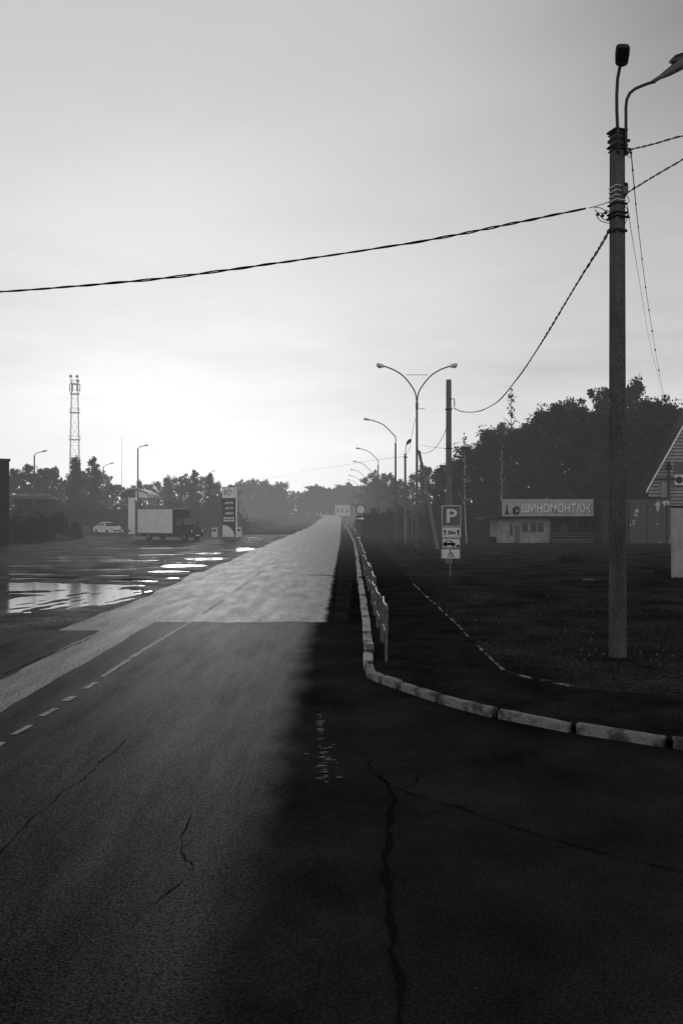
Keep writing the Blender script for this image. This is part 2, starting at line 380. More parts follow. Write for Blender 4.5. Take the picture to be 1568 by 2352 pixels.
# ---- left muddy yard
basins=[(-9.9,27.4,3.0,1.5,.060),(-14,27.8,3.6,1.4,.062),(-6.9,23.8,.9,2.4,.04),(-8.6,22.8,.7,2.2,.04),(-13,33,1.8,.6,.06),(-13.0,42.5,2.6,1.4,.06),(-15,46,2.4,1.2,.05),(-7.4,38.4,1.0,1.2,.08),(-7.3,44.5,1.1,1.3,.08),(-6.7,56,.9,2.8,.08),(-11.2,23.1,1.3,.7,.07),(-9.4,20.2,.6,.35,.07),(-9.0,32.2,.8,.5,.07),(-12.2,58,1.8,1.6,.07),(-18,58,3,1.6,.07),(-19,37,3,1.0,.07),(-10.4,36,1.4,.5,.07),(-8.2,50,.9,1,.07),(-16.5,32.4,1.2,.5,.07),(-11,30.8,1.4,.3,.06),(-7.8,29.8,1.0,.3,.06),(-14.5,38.5,1.8,.6,.07),(-7.1,34.5,.9,.4,.06),(-10.5,48.5,1.6,.7,.07),(-7.6,26,.9,.5,.05),(-9.2,25.0,1.2,.25,.05)]
xs=np.arange(-42,-5.6,.12); ys=np.concatenate([np.arange(14.6,34,.10),np.arange(34,95,.35)])
XX,YY=np.meshgrid(xs,ys)
def fbm(x,y,seed,oct=5,f0=.35):
    r=np.random.default_rng(seed); z=np.zeros_like(x); a=1
    for o in range(oct):
        for k in range(4):
            th=r.random()*6.28; ph=r.random()*6.28; f=f0*(2**o)*(.7+.6*r.random())
            z+=a*np.sin((x*math.cos(th)+y*math.sin(th))*f*2+ph+1.3*np.sin(f*(x*math.sin(th)-y*math.cos(th))+ph*2))/4
        a*=.55
    return z
Z=.012+.020*fbm(XX,YY,3)+.024*fbm(XX,YY,9,4,1.5)
for bx_,by_,rx,ry,dp in basins:
    q=((XX-bx_)/rx)**2+((YY-by_)/ry)**2; Z-=dp*np.exp(-q**1.5)
for k in range(6):
    Z-=.05*np.exp(-((XX+6.5+.5*k-.22*(YY-21))/.12)**2)*np.exp(-((YY-23.5)/3.2)**2)
edge=np.clip((-5.6-XX)/.8,0,1); Z=Z*edge+(1-edge)*-.004
ed2=np.clip((YY-14.6)/1.5,0,1); Z=Z*ed2+(1-ed2)*-.012
ny,nx=XX.shape
vs=np.stack([XX,YY,Z],-1).reshape(-1,3).tolist()
fs=[(j*nx+i,j*nx+i+1,(j+1)*nx+i+1,(j+1)*nx+i) for j in range(ny-1) for i in range(nx-1)]
mb=MB(); mb.v=vs; mb.f=fs; struct(mb.build('mud_yard','mud',smooth=True))
mb=MB(); mb.add([(-42,15.2,-.016),(-5.9,15.2,-.016),(-5.9,95,-.016),(-42,95,-.016)],[(0,1,2,3)]); struct(mb.build('puddle_water','water'))
def blob(px,py,wx,wy,name='puddle'):
    x,y=G(px,py); mb=MB(); k=22
    mb.add([(x+wx*math.cos(6.283*i/k)*random.uniform(.7,1.1),y+wy*math.sin(6.283*i/k)*random.uniform(.6,1.1),.016) for i in range(k)],[tuple(range(k))]); struct(mb.build(name,'water'))
blob(1358,1332,.42,.3); blob(1262,1276,.8,.6); blob(1112,1270,1.4,.4)
# ---------------------------------------------------------------- vegetation prototypes
def leafcloud(C,S,cnt,ls):
    idx=np.repeat(np.arange(len(C)),cnt); N=len(idx)
    d=rng.normal(size=(N,3)); d/=np.linalg.norm(d,axis=1)[:,None]; d*=(rng.random(N)**.45)[:,None]
    P=C[idx]+d*S[idx]
    a=rng.normal(size=(N,3)); a/=np.linalg.norm(a,axis=1)[:,None]
    b=rng.normal(size=(N,3)); b-=a*(a*b).sum(1)[:,None]; b/=np.linalg.norm(b,axis=1)[:,None]
    s=(ls*rng.uniform(.5,1.3,N))[:,None]; a*=s; b*=s*.6
    return np.stack([P-a,P+b*.9,P+a,P-b*.9],1).reshape(-1,3)
def mesh_leaves(V,name,m):
    N=len(V)//4; me=bpy.data.meshes.new(name)
    me.vertices.add(len(V)); me.vertices.foreach_set('co',V.astype(np.float32).ravel())
    me.loops.add(N*4); me.loops.foreach_set('vertex_index',np.arange(N*4,dtype=np.int32))
    me.polygons.add(N); me.polygons.foreach_set('loop_start',np.arange(0,N*4,4,dtype=np.int32))
    try: me.polygons.foreach_set('loop_total',np.full(N,4,dtype=np.int32))
    except Exception: pass
    me.update(calc_edges=True); me.validate(); me.materials.append(X[m]); return me
def tree_proto(style,seed,leaf='leaf',bark='bark'):
    rd=random.Random(seed); tr=MB(); Hh=10.0
    lean=rd.uniform(-.4,.4); tp=[(lean*(t**2)+.1*math.sin(t*6+seed),.1*math.cos(t*5+seed),Hh*.95*t) for t in [i/8 for i in range(9)]]
    r0={'birch':.13,'broad':.18,'spire':.12,'bare':.12}[style]
    tr.tube(tp,[r0*(1-.9*i/8) for i in range(9)],6)
    C=[];S=[]
    nb={'birch':32,'broad':34,'spire':44,'bare':20}[style]
    lo={'birch':.12,'broad':.06,'spire':.05,'bare':.35}[style]
    for k in range(nb):
        t=lo+(1-lo)*((k+rd.random())/nb); i=min(7,int(t*8)); f=t*8-i
        p=Vector(tp[i]).lerp(Vector(tp[i+1]),f)
        u=(t-lo)/(1-lo)
        if style=='birch': L=.35+1.7*math.sin(math.pi*min(1,(u*.75+.22)))**.8
        elif style=='broad': L=.4+2.4*math.sin(math.pi*(u*.68+.28))**.8
        elif style=='spire': L=.2+1.5*(1-u)**.8
        else: L=.3+1.1*(1-u)
        L*=rd.uniform(.45,1.3); th=rd.random()*6.283; rise=rd.uniform(.1,.9) if style!='spire' else rd.uniform(-.1,.3)
        if style=='bare': rise=rd.uniform(.4,1)
        e=p+Vector((math.cos(th)*L,math.sin(th)*L,L*rise)); mid=p.lerp(e,.5)+Vector((0,0,.12*L))
        tr.tube([p,mid,e],[.05,.03,.012],4,cap=False)
        if style=='bare':
            for q in range(4):
                s_=p.lerp(e,rd.uniform(.3,1)); tr.tube([s_,s_+Vector((rd.uniform(-.4,.4),rd.uniform(-.4,.4),rd.uniform(-.5,.5)))],[.015,.006],3,cap=False)
        ncl=3 if style in('birch','spire') else 4
        if style=='bare': ncl=1
        for q in range(ncl):
            c=p.lerp(e,.25+.75*(q+rd.random()*.8)/ncl); C.append((c.x,c.y,c.z+rd.uniform(-.15,.15)))
            s_=rd.uniform(.22,.70)*(1.0 if style=='broad' else .75); S.append((s_,s_,s_*rd.uniform(.7,1.4)))
    C.append((tp[8][0],tp[8][1],Hh*.95)); S.append((.25,.25,.5))
    cnt={'birch':46,'broad':48,'spire':34,'bare':9}[style]
    me=mesh_leaves(leafcloud(np.array(C),np.array(S),cnt,.13),'crown',leaf)
    to=tr.build('trunk',bark); tm=to.data; bpy.data.objects.remove(to)
    return (tm,me,style)
protos={'birch':[tree_proto('birch',s) for s in(1,2,3)],'broad':[tree_proto('broad',s) for s in(4,5,6)],
 'dbroad':[tree_proto('broad',s,'leafd') for s in(14,15,16)],'dbirch':[tree_proto('birch',s,'leafd') for s in(24,25)],'spire':[tree_proto('spire',s) for s in(7,8)],'bare':[tree_proto('bare',s,'leaf','birch') for s in(9,10)]}
def plant_tree(kind,px,ytop,d,label,cat='tree',group=None,wx=1.0,name='tree'):
    tm,me,_=random.choice(protos[kind]); h=(zz(ytop,d)-gz(d))/10.0
    r=empty(name,(at(px,d),d,gz(d)),random.random()*6.28,label,cat,group)
    for nm,m_ in(('trunk',tm),('crown',me)):
        o=bpy.data.objects.new(nm,m_); col.objects.link(o); o.parent=r; o.scale=(h*wx,h*wx,h)
    return r
def bush_mesh(seed,m='leafd'):
    rd=np.random.default_rng(seed); C=rd.uniform((-1,-1,.1),(1,1,.8),(26,3)); C[:,2]*=1-.45*(C[:,0]**2); S=np.full((26,3),.36)*rd.uniform(.5,1.2,(26,1))
    return mesh_leaves(leafcloud(C,S,80,.06),'bush',m)
bushes=[bush_mesh(s) for s in range(3)]
lbush=[bush_mesh(s,'leaf') for s in range(3,6)]
def plant_bush(px,d,wd,h,label,group=None,lt=False,name='bush'):
    o=bpy.data.objects.new(name,random.choice(lbush if lt else bushes)); col.objects.link(o)
    o.location=(at(px,d),d,gz(d)-.05); o.scale=(wd,wd*.8,h); o.rotation_euler=(0,0,random.random()*6.28)
    return tag(o,label,'bush',group)
def interp(P,x):
    for (a,ya),(b,yb) in zip(P[:-1],P[1:]):
        if a<=x<=b: return ya+(yb-ya)*(x-a)/(b-a)
    return P[-1][1]
SR=[(1000,1085),(1020,1065),(1050,1040),(1100,1012),(1140,985),(1180,972),(1215,958),(1260,938),(1300,930),(1340,940),(1380,945),(1430,925),(1500,925),(1540,932),(1640,930)]
LB='dark leafy tree in the dense wood behind the tyre workshop'
px=1022
while px<1640:
    plant_tree('dbroad',px,interp(SR,px)+random.uniform(-10,22),random.uniform(80,88),LB,group='trees of the wood behind the tyre workshop',wx=1.0); px+=random.uniform(22,32)
px=1010
while px<1640:
    plant_tree(random.choice(['dbroad','dbirch','dbirch']),px,interp(SR,px)+random.uniform(-16,20),random.uniform(92,104),LB,group='trees of the wood behind the tyre workshop',wx=1.1); px+=random.uniform(20,28)
plant_tree('dbroad',1470,862,92,'tallest round topped tree rising just right of the big concrete pole',wx=.8)
plant_tree('birch',1383,880,96,'pale airy tree rising just left of the big concrete pole',wx=.95)
plant_tree('bare',1175,888,90,'thin bare tree sticking up above the wood over the tyre workshop',wx=.8)
plant_tree('bare',1070,992,66,'leaning white birch trunk beside the pole behind the parking sign',wx=.6).rotation_euler=(0,R(-3),1)
plant_tree('bare',1152,1010,74,'slim white birch trunk in front of the dark wood',wx=.45)
px=1005
while px<1500:
    plant_bush(px,random.uniform(74,79),random.uniform(1.6,2.6),random.uniform(2.5,5),'dark undergrowth bush at the foot of the wood behind the workshop','undergrowth bushes at the foot of the wood'); px+=random.uniform(20,30)
for px_,yt,d,k in [(985,1068,110,'birch'),(968,1062,118,'spire'),(1000,1078,104,'broad'),(948,1090,125,'broad'),(925,1100,130,'birch'),(910,1106,128,'broad'),(900,1092,140,'broad'),(888,1098,150,'birch'),(876,1088,150,'broad'),(858,1086,158,'broad'),(842,1096,165,'broad')]:
    plant_tree(k,px_,yt,d,'hazy mid sized tree standing behind the row of curved street lamps',group='trees behind the row of street lamps',wx=1.2)
for i in range(26):
    d=random.uniform(85,150); plant_bush(850+random.uniform(0,170),d,random.uniform(1.5,3),random.uniform(1.5,3.4),'low hazy bush among the street lamps right of the road','bushes right of the road',True)
SL=[(20,1080),(60,1074),(90,1077),(120,1072),(150,1087),(190,1080),(230,1085),(265,1102),(300,1108),(350,1108),(400,1098),(440,1094),(480,1098),(510,1104),(545,1108),(600,1104),(655,1108)]
px=18
while px<540:
    plant_tree(random.choice(['broad','birch','birch','spire']),px,interp(SL,px)+random.uniform(-8,16),random.uniform(118,150),'hazy leafy tree in the belt behind the filling station',group='trees behind the filling station',wx=random.uniform(.9,1.4)); px+=random.uniform(9,14)
for px_,yt,lb in[(174,1046,'tall slender tree standing in front of the foot of the lattice mast'),(215,1046,'tall slender tree just right of the lattice mast'),(448,1076,'slender tree rising behind the right end of the box truck'),(485,1084,'slender tree rising just left of the price sign')]:
    plant_tree('spire',px_,yt,112,lb,wx=1.3)
px=25
while px<510:
    plant_bush(px,random.uniform(104,114),random.uniform(2,3.6),random.uniform(2.4,4.8),'dense bush along the back of the filling station yard','bushes behind the filling station',True); px+=random.uniform(13,20)
for px_,d,wd,h in((40,77,1.6,2.4),(75,78,1.9,3.0),(112,77,1.7,2.6),(140,80,1.8,2.2)):
    plant_bush(px_,d,wd,h,'dense bush in front of the dark stall at the far left','bushes in front of the stall',True)
px=545
while px<662:
    plant_tree('broad',px,interp(SL,px)+random.uniform(-3,8),random.uniform(190,215),'hazy tree in the clump left of the road bend',group='trees left of the road bend',wx=1.3); px+=random.uniform(7,11)
for px_ in (668,676,686,693,701,710):
    plant_tree('spire' if px_<695 else 'broad',px_,1128+random.uniform(-3,6),300,'small distant pointed tree left of where the road vanishes',group='small trees left of the vanishing road',wx=1.7)
for i in range(42):
    px_=714+i*4.2; plant_tree('broad',px_,1122-6*math.sin(i*.4)+random.uniform(-4,5)-(6 if px_>800 else 0),random.uniform(430,520),'faint far tree on the skyline where the road vanishes',group='far skyline trees where the road vanishes',wx=1.7)
def scrub(name,label,boxes,n_,ls,m):
    C=[];S=[]
    for (x0,x1,y0,y1,h) in boxes:
        for _ in range(n_):
            y=random.uniform(y0,y1); x=random.uniform(x0,x1); hh=h*random.uniform(.2,1)
            C.append((x,y,gz(y)+hh*.5)); S.append((h*.5,h*.5,hh*.55))
    o=bpy.data.objects.new(name,mesh_leaves(leafcloud(np.array(C),np.array(S),38,ls),name,m)); col.objects.link(o); return tag(o,label,'scrub',None,'stuff')
scrub('scrub','low tangled scrub and weeds lining the left side of the road towards the bend',[(-32,-12,98,150,1.6),(-40,-11,150,230,2.2),(-60,-20,230,300,3.4),(-110,-40,150,230,4),(-110,-30,112,150,2.6)],210,.17,'leaf')
scrub('far_scrub','far low woodland scrub closing the view past the road bend',[(-140,-26,330,420,6),(6,90,170,300,3.5),(5,120,300,430,7),(-60,60,440,480,9)],230,.4,'leaf')
scrub('right_scrub','low weeds between the pavement and the lamp posts',[(3.2,8,45,100,.5),(8,16,90,125,1.2)],90,.06,'leafd')
def blades(name,label,areas,n_,hgt):
    V=[];
    for (x0,x1,y0,y1) in areas:
        x=rng.uniform(x0,x1,n_); y=rng.uniform(y0,y1,n_)
        keep=np.sin(x*3.1+np.sin(y*1.7))*np.sin(y*2.3+x)+rng.normal(0,.4,n_)>.0; x=x[keep]; y=y[keep]; k=len(x)
        h=hgt*rng.uniform(.4,1.3,k); a=rng.random(k)*6.28; lx=rng.normal(0,.4,k)*h; ly=rng.normal(0,.4,k)*h
        dx_=np.cos(a)*.006; dy_=np.sin(a)*.006; z0=np.full(k,.005)
        V.append(np.stack([np.stack([x-dx_,y-dy_,z0],-1),np.stack([x+dx_,y+dy_,z0],-1),np.stack([x+dx_*.6+lx*.5,y+dy_*.6+ly*.5,h*.6],-1),np.stack([x+lx,y+ly,h],-1)],1).reshape(-1,3))
    o=bpy.data.objects.new(name,mesh_leaves(np.concatenate(V),name,'grass')); col.objects.link(o); return tag(o,label,'grass',None,'stuff')
blades('grass','short dark weedy grass around the foot of the big pole and along the pavement',[(2.6,9,11.8,16),(2.6,8,16,22)],5500,.06)
dp=None
for i,(px_,py_) in enumerate([(1335,1508),(1352,1520),(1368,1507),(1385,1517),(1341,1531),(1402,1507),(1412,1518),(1510,1502),(1508,1518),(1522,1509),(1494,1531),(1506,1533),(1545,1521),(1470,1512)]):
    x,y=G(px_,py_+6)
    if dp is None:
        dp=empty('dandelion',(x,y,.01)); MB().tube([(0,0,0),(.01,0,.08),(.012,.01,.13)],.003,4).build('stem','grass',dp)
        C=np.zeros((1,3)); C[0,2]=.14; V=leafcloud(C,np.full((1,3),.02),70,.006); o=bpy.data.objects.new('seed_head',mesh_leaves(V,'seed_head','signg')); col.objects.link(o); o.parent=dp; t=dp
    else: t=copy_tree(dp)
    t.location=(x,y,.01); t.rotation_euler[2]=random.random()*6; tag(t,'small white dandelion clock in the grass around the big concrete pole','flower','dandelions around the big pole')
# ---------------------------------------------------------------- main concrete pole
d0=13.82; bx0=at(1417,d0)
pole=empty('utility_pole',(bx0,d0,0),0,'tall square concrete utility pole at right carrying two lamp heads and cables','utility pole')
def L(px,py,dy=0): return Vector((at(px,d0+dy)-bx0,dy,zz(py,d0+dy)))
rotm=Matrix.Rotation(R(20),3,'Z')
def rect_pole(zb,zt,wb,wt,rot=20,ch=.2):
    mb=MB(); vs=[]
    for z,wd in((zb,wb),(zt,wt)):
        for a,b in[(-1,-1+ch),(-1+ch,-1),(1-ch,-1),(1,-1+ch),(1,1-ch),(1-ch,1),(-1+ch,1),(-1,1-ch)]:
            p=Matrix.Rotation(R(rot),3,'Z')@Vector((a*wd/2,b*wd*.5,0)); vs.append((p.x,p.y,z))
    mb.add(vs,[(i,(i+1)%8,8+(i+1)%8,8+i) for i in range(8)]+[tuple(range(8))[::-1],tuple(range(8,16))]); return mb
rect_pole(-.1,zz(300,d0),.225,.19).build('shaft','conc',pole)
def band(py,h,wd=.20,nm='clamp_band',m='dark'):
    z=zz(py,d0); MB().box((0,0,z),(wd,wd,h),rotm).build(nm,m,pole,bevel=.008)
band(302,.035,.25); band(309,.02,.22); band(322,.05,.23); band(337,.03,.25); band(346,.02,.22)
band(430,.016,.212,'wire_wrap','signw'); band(441,.016,.212,'wire_wrap','signw'); band(452,.014,.212,'wire_wrap','signw'); band(462,.016,.212,'wire_wrap','signw')
band(470,.03,.235); band(491,.03,.25); band(500,.02,.26); band(531,.035,.225)
for a,b in(((1396,498),(1446,499)),((1397,531),(1440,531)),((1397,303),(1440,305)),((1396,337),(1444,340))):
    MB().tube([L(*a,-.1),L(*b,-.1)],.014,6).build('crossbar','dark',pole)
MB().tube([L(1419,352,-.12),L(1418,300,-.12),L(1416,250,-.12),L(1416,215,-.12),L(1418,180,-.15),L(1422,158,-.2),L(1425,148,-.25)],.028,10).build('lamp_arm','lampd',pole,True)
hd=MB()
def rr(w_,h_,k=.3):
    o=[]
    for sx,sy,a0 in((1,1,0),(-1,1,90),(-1,-1,180),(1,-1,270)):
        for i in range(5):
            a=R(a0+i*22.5); r=min(w_,h_)*k; o.append((sx*(w_/2-r)+r*math.cos(a),sy*(h_/2-r)+r*math.sin(a)))
    return o
p0=L(1426,150,-.25); p1=L(1431,101,-.55)
ax=(p1-p0); ln=ax.length; ax.normalize(); sdv=Vector((1,0,0)); nv=ax.cross(sdv).normalized()
vs=[]
prof=[(0,.09,.05),(.05,.17,.07),(.15,.215,.08),(.6,.235,.08),(.88,.225,.07),(.97,.19,.06),(1,.13,.05)]
K=20
for t,w_,th in prof:
    for a,b in rr(w_,th,.4): vs.append(p0+ax*(ln*t)+sdv*a+nv*b)
fs=[(i*K+j,i*K+(j+1)%K,(i+1)*K+(j+1)%K,(i+1)*K+j) for i in range(len(prof)-1) for j in range(K)]+[tuple(range(K))[::-1],tuple(range((len(prof)-1)*K,len(prof)*K))]
hd.add(vs,fs); hobj=hd.build('lamp_head','lampd',pole,True)
MB().add([p0+ax*ln*t+sdv*s_*.085-nv*.043 for t,s_ in((.25,-1),(.9,-1),(.9,1),(.25,1))],[(0,1,2,3)]).build('lens','glass',hobj)
MB().tube([L(1437,356,-.08),L(1437,300,-.1),L(1437,245,-.1),L(1439,228,-.1),L(1446,213,-.1),L(1458,203,-.1),L(1474,196,-.12),L(1490,190,-.14),L(1505,186,-.15)],.026,10).build('lamp_arm','lampd',pole,True)
p0=L(1498,187,-.15); p1=L(1606,121,-.3); ax=p1-p0; ln=ax.length; ax.normalize(); sdv=Vector((0,1,0)); nv=ax.cross(sdv).normalized(); 
prof=[(0,.06,.06),(.18,.07,.07),(.22,.10,.085),(.38,.17,.12),(.65,.24,.15),(.92,.2,.12),(1,.1,.07)]; vs=[]
for t,w_,th in prof:
    for a,b in rr(w_,th,.42): vs.append(p0+ax*(ln*t)+sdv*a+nv*b)
fs=[(i*K+j,i*K+(j+1)%K,(i+1)*K+(j+1)%K,(i+1)*K+j) for i in range(len(prof)-1) for j in range(K)]+[tuple(range(K))[::-1],tuple(range((len(prof)-1)*K,len(prof)*K))]
h2=MB().add(vs,fs).build('lamp_head','lamp',pole,True)
MB().tube([p0+ax*ln*.45-nv*-.08,p0+ax*ln*.6-nv*-.10,p0+ax*ln*.85-nv*-.08],[.07,.085,.05],10).build('lens','glass',h2,True)
MB().box(L(1435,435,-.12),(.085,.08,.17)).build('junction_box','lamp',pole,bevel=.01)
MB().box(L(1435,424,-.13),(.06,.1,.05)).build('camera_housing','dark',pole,bevel=.01)
for q in((1443,322),(1441,350),(1446,343),(1390,488),(1383,495),(1372,492),(1441,497)):
    c=L(*q,-.1); MB().tube([c+Vector((-.03,0,0)),c+Vector((-.01,0,0)),c+Vector((.01,0,0)),c+Vector((.03,0,0))],[.012,.028,.028,.012],8).build('insulator','lampd',pole)
for pts in ([(1400,462),(1385,468),(1365,474),(1352,477)],[(1400,485),(1388,482),(1378,477),(1362,475)],[(1400,508),(1386,504),(1372,490),(1366,480)],[(1400,513),(1380,508),(1370,497),(1372,488),(1385,490),(1400,487)],[(1432,470),(1440,480),(1441,497),(1434,515)],[(1432,455),(1440,450),(1445,460),(1438,470)],[(1434,345),(1448,350),(1446,362),(1436,352)]):
    MB().tube([L(*p,-.1) for p in pts],.007,5).build('loose_wire','cable',pole)
# ---------------------------------------------------------------- cables
def spline(P,k=14):
    P=[Vector(p) for p in P]; out=[]
    Q=[2*P[0]-P[1]]+P+[2*P[-1]-P[-2]]
    for i in range(1,len(Q)-2):
        for j in range(k):
            t=j/k; a,b,c,d=Q[i-1],Q[i],Q[i+1],Q[i+2]
            out.append(.5*((2*b)+(c-a)*t+(2*a-5*b+4*c-d)*t*t+(3*b-3*c+d-a)*t**3))
    out.append(P[-1]); return out
def W(px,py,d): return Vector((at(px,d),d,zz(py,d)))
def cable(P,r,label,twist=0,pitch=.5,beads=0):
    pts=spline(P,22 if twist else 10); mb=MB()
    if twist:
        Q=[];d=0
        for a,b in zip(pts[:-1],pts[1:]):
            Lx=(b-a).length; st=.05
            while d<Lx: Q.append(a+(b-a)*(d/Lx)); d+=st
            d-=Lx
        s_=0; strands=[[] for _ in range(twist)]; prev=Q[0]
        for i,p in enumerate(Q):
            s_+=(p-prev).length; prev=p; t=(Q[min(i+1,len(Q)-1)]-Q[max(0,i-1)]).normalized(); u=t.cross(Vector((0,1,0))); 
            if u.length<.1: u=Vector((1,0,0))
            u.normalize(); v_=t.cross(u)
            for k in range(twist):
                a=2*math.pi*(s_/pitch+k/twist)+.9*math.sin(s_*1.7)+.5*math.sin(s_*.63); rr_=r*.72*(1+.45*math.sin(s_*1.3+k)); strands[k].append(p+u*math.cos(a)*rr_+v_*math.sin(a)*rr_)
        for st_ in strands: mb.tube(st_,r*.85,5)
    else: mb.tube(pts,r,5)
    if beads:
        for p in pts[::beads]: k=r*2.6*max(1,p.y/20); mb.box(p,(k,k,k*1.6))
    return tag(mb.build('overhead_cable','cable',smooth=True),label,'cable')
cable([W(-420,684,12.8),W(-200,679,13),W(0,670,13),W(200,655,13),W(400,636,13.1),W(600,609,13.2),W(800,580,13.4),W(1000,548,13.5),W(1200,508,13.6),W(1350,477,13.7)],.0135,'thick twisted black cable crossing the whole sky above the road',2,.85)
cable([W(1400,524,d0),W(1378,565,14.6),W(1325,650,16.6),W(1250,775,20),W(1200,852,24),W(1150,915,29),W(1120,936,32),W(1090,946,35.5),W(1060,945,38.2),W(1040,936,39.8)],.015,'twisted black cable sagging from the big pole to the pole behind the parking sign',2,.6)
cable([W(1446,343,d0),W(1500,330,13.2),W(1568,311,12.6),W(1700,285,11.5)],.009,'upper twisted cable leaving the big pole towards the right edge',2,.4)
cable([W(1438,443,d0),W(1500,405,13),W(1568,365,12.3),W(1720,270,11)],.009,'lower twisted cable rising from the big pole to the right edge',2,.4)
cable([W(1449,350,d0),W(1456,430,17),W(1465,520,22),W(1482,660,32),W(1497,760,42),W(1512,850,54),W(1535,965,67)],.010,'thin beaded wire falling from the big pole to the wooden house',beads=5)
cable([W(1440,470,d0),W(1452,550,18),W(1470,660,27),W(1492,790,41),W(1515,885,55),W(1530,960,67)],.006,'thinnest plain wire falling from the big pole to the wooden house')
cable([W(1028,972,40),W(1018,1000,44),W(1003,1024,49),W(990,1036,53),W(975,1041,56),W(962,1038,58)],.016,'short wire sagging from the far pole to the leaning strut')
cable([W(1030,1030,40),W(1000,1028,48),W(965,1022,58)],.010,'faint level wire between the far pole and the twin lamp')
cable([W(957,950,58.5),W(948,985,62),W(940,1030,66),W(932,1045,68)],.014,'short wire dropping from the twin lamp to the small pole lamp')
cable([W(932,1048,68),W(860,1057,95),W(780,1070,130),W(700,1082,170),W(600,1104,230)],.014,'long faint wire fading away over the far end of the road')
# ---------------------------------------------------------------- far concrete pole
d1=40; fp=empty('utility_pole',(at(1030,d1),d1,0),0,'plain concrete pole standing directly behind the parking sign','utility pole')
rect_pole(0,zz(872,d1),.25,.20,30).build('shaft','farconc',fp)
MB().tube([(0,-.15,zz(917,d1)),(.25,-.15,zz(917,d1)),(.26,-.15,zz(935,d1))],.025,6).build('hook_bracket','dark',fp)
MB().box((0,0,zz(940,d1)),(.27,.27,.05),Matrix.Rotation(R(30),3,'Z')).build('clamp_band','dark',fp)
MB().box((0,0,zz(1030,d1)),(.27,.27,.04),Matrix.Rotation(R(30),3,'Z')).build('clamp_band','dark',fp)
d2=57; st=empty('leaning_pole',(at(1005,56),56,0),0,'thick concrete strut leaning against the foot of the twin lamp','pole')
b0=Vector((at(962,d2)-at(1005,56),1,zz(1036,d2))); MB().tube([(0,0,0),b0],[.13,.10],8).build('shaft','farconc',st)
MB().tube([b0*.97+Vector((0,0,.1)),b0+Vector((-.12,0,.12))],.05,6).build('joint_bracket','dark',st)
# ---------------------------------------------------------------- twin lamp
dt=58.5; tl=empty('street_lamp',(at(957,dt),dt,0),0,'tall twin arm street lamp with two heads spread in a Y','street lamp')
def T(px,py): return Vector((at(px,dt)-at(957,dt),0,zz(py,dt)))
MB().tube([(0,0,0),T(957,1130),T(957,930)],[.13,.10,.075],10).build('pole','farconc',tl,True)
MB().tube([T(957,940),T(957,925)],.10,10).build('collar','lamp',tl)
for s_ in(-1,1):
    P=[(957,932),(957+s_*3,905),(957+s_*14,884),(957+s_*32,863),(957+s_*52,850),(957+s_*72,842),(957+s_*82,839)]
    MB().tube(spline([T(*p) for p in P],4),.05,8).build('lamp_arm','lamp',tl,True)
    a=T(957+s_*74,842); b=T(957+s_*93,837)
    h_=MB().tube([a,a.lerp(b,.2),a.lerp(b,.6),a.lerp(b,.92),b],[.06,.11,.14,.12,.05],10,sq=1.3).build('lamp_head','rooflt',tl,True)
    c=a.lerp(b,.6)+Vector((0,0,-.08)); MB().tube([c+Vector((-.18,0,0)),c+Vector((0,0,-.04)),c+Vector((.18,0,0))],[.05,.1,.05],8).build('lens','glass',h_)
MB().tube([T(932,861),T(982,861)],.02,6).build('tie_rod','lamp',tl)
MB().tube([T(957,940),T(975,938)],.02,6).build('hook_bracket','dark',tl)
# ---------------------------------------------------------------- single arm lamps
def arm_lamp(hz_,step,arm,heads='rooflt'):
    r=empty('street_lamp',(0,0,0))
    MB().tube([(0,0,0),(0,0,step)],[.11,.085],8).build('pole','lamp',r,True)
    P=[(0,0,step),(0,0,step+.5),(-.12*arm,0,step+1.05*(hz_-step)*.42),(-.38*arm,0,step+(hz_-step)*.78),(-.68*arm,0,step+(hz_-step)*.95),(-.85*arm,0,hz_)]
    MB().tube(spline(P,4),.045,8).build('lamp_arm','lamp',r,True)
    a=Vector((-.80*arm,0,hz_-.02)); b=Vector((-arm,0,hz_+.06))
    MB().tube([a,a.lerp(b,.25),a.lerp(b,.7),b],[.05,.10,.11,.05],8,sq=1.3).build('lamp_head',heads,r,True)
    return r
LP=[(908,72,'nearest'),(868,104,'second nearest'),(851,130,'third'),(838.5,156,'fourth'),(829,187,'fifth'),(822,222,'sixth'),(815,262,'farthest')]
first=None
for px_,d,wd in LP:
    if first is None: first=arm_lamp(10.6,zz(1018,72),2.8); o=first
    else: o=copy_tree(first)
    o.location=(at(px_,d),d,gz(d)); tag(o,'%s of the curved single arm street lamps right of the road'%wd,'street lamp','curved street lamps along the road')
def straight_lamp(px_,ptop,pxh,pyh,d,label,r_=.07):
    x=at(px_,d); r=empty('street_lamp',(x,d,gz(d)),0,label,'street lamp'); z1=zz(ptop,d)-gz(d); hx=at(pxh,d)-x; hz_=zz(pyh,d)-gz(d)
    MB().tube([(0,0,0),(0,0,z1)],[r_*1.3,r_],8).build('pole','lamp',r,True)
    MB().tube([(0,0,z1-.02),(.15*hx,0,z1+.25*(hz_-z1)+.1),(hx*.7,0,z1+.85*(hz_-z1))],.04,6).build('lamp_arm','lamp',r,True)
    MB().tube([(hx*.62,0,z1+.8*(hz_-z1)),(hx*.75,0,z1+.9*(hz_-z1)),(hx,0,hz_)],[.05,.09,.05],8).build('lamp_head','lamp',r,True)
straight_lamp(79.5,1046,109,1035,86,'lamp post at far left rising above the trees')
straight_lamp(317,1031,341,1022,88,'tallest lamp post on the left, beside the box truck')
straight_lamp(238,1072,263,1063,125,'short lamp post between the lattice mast and the canopy')
straight_lamp(480,1088,494,1081,140,'far small lamp post just left of the price sign')
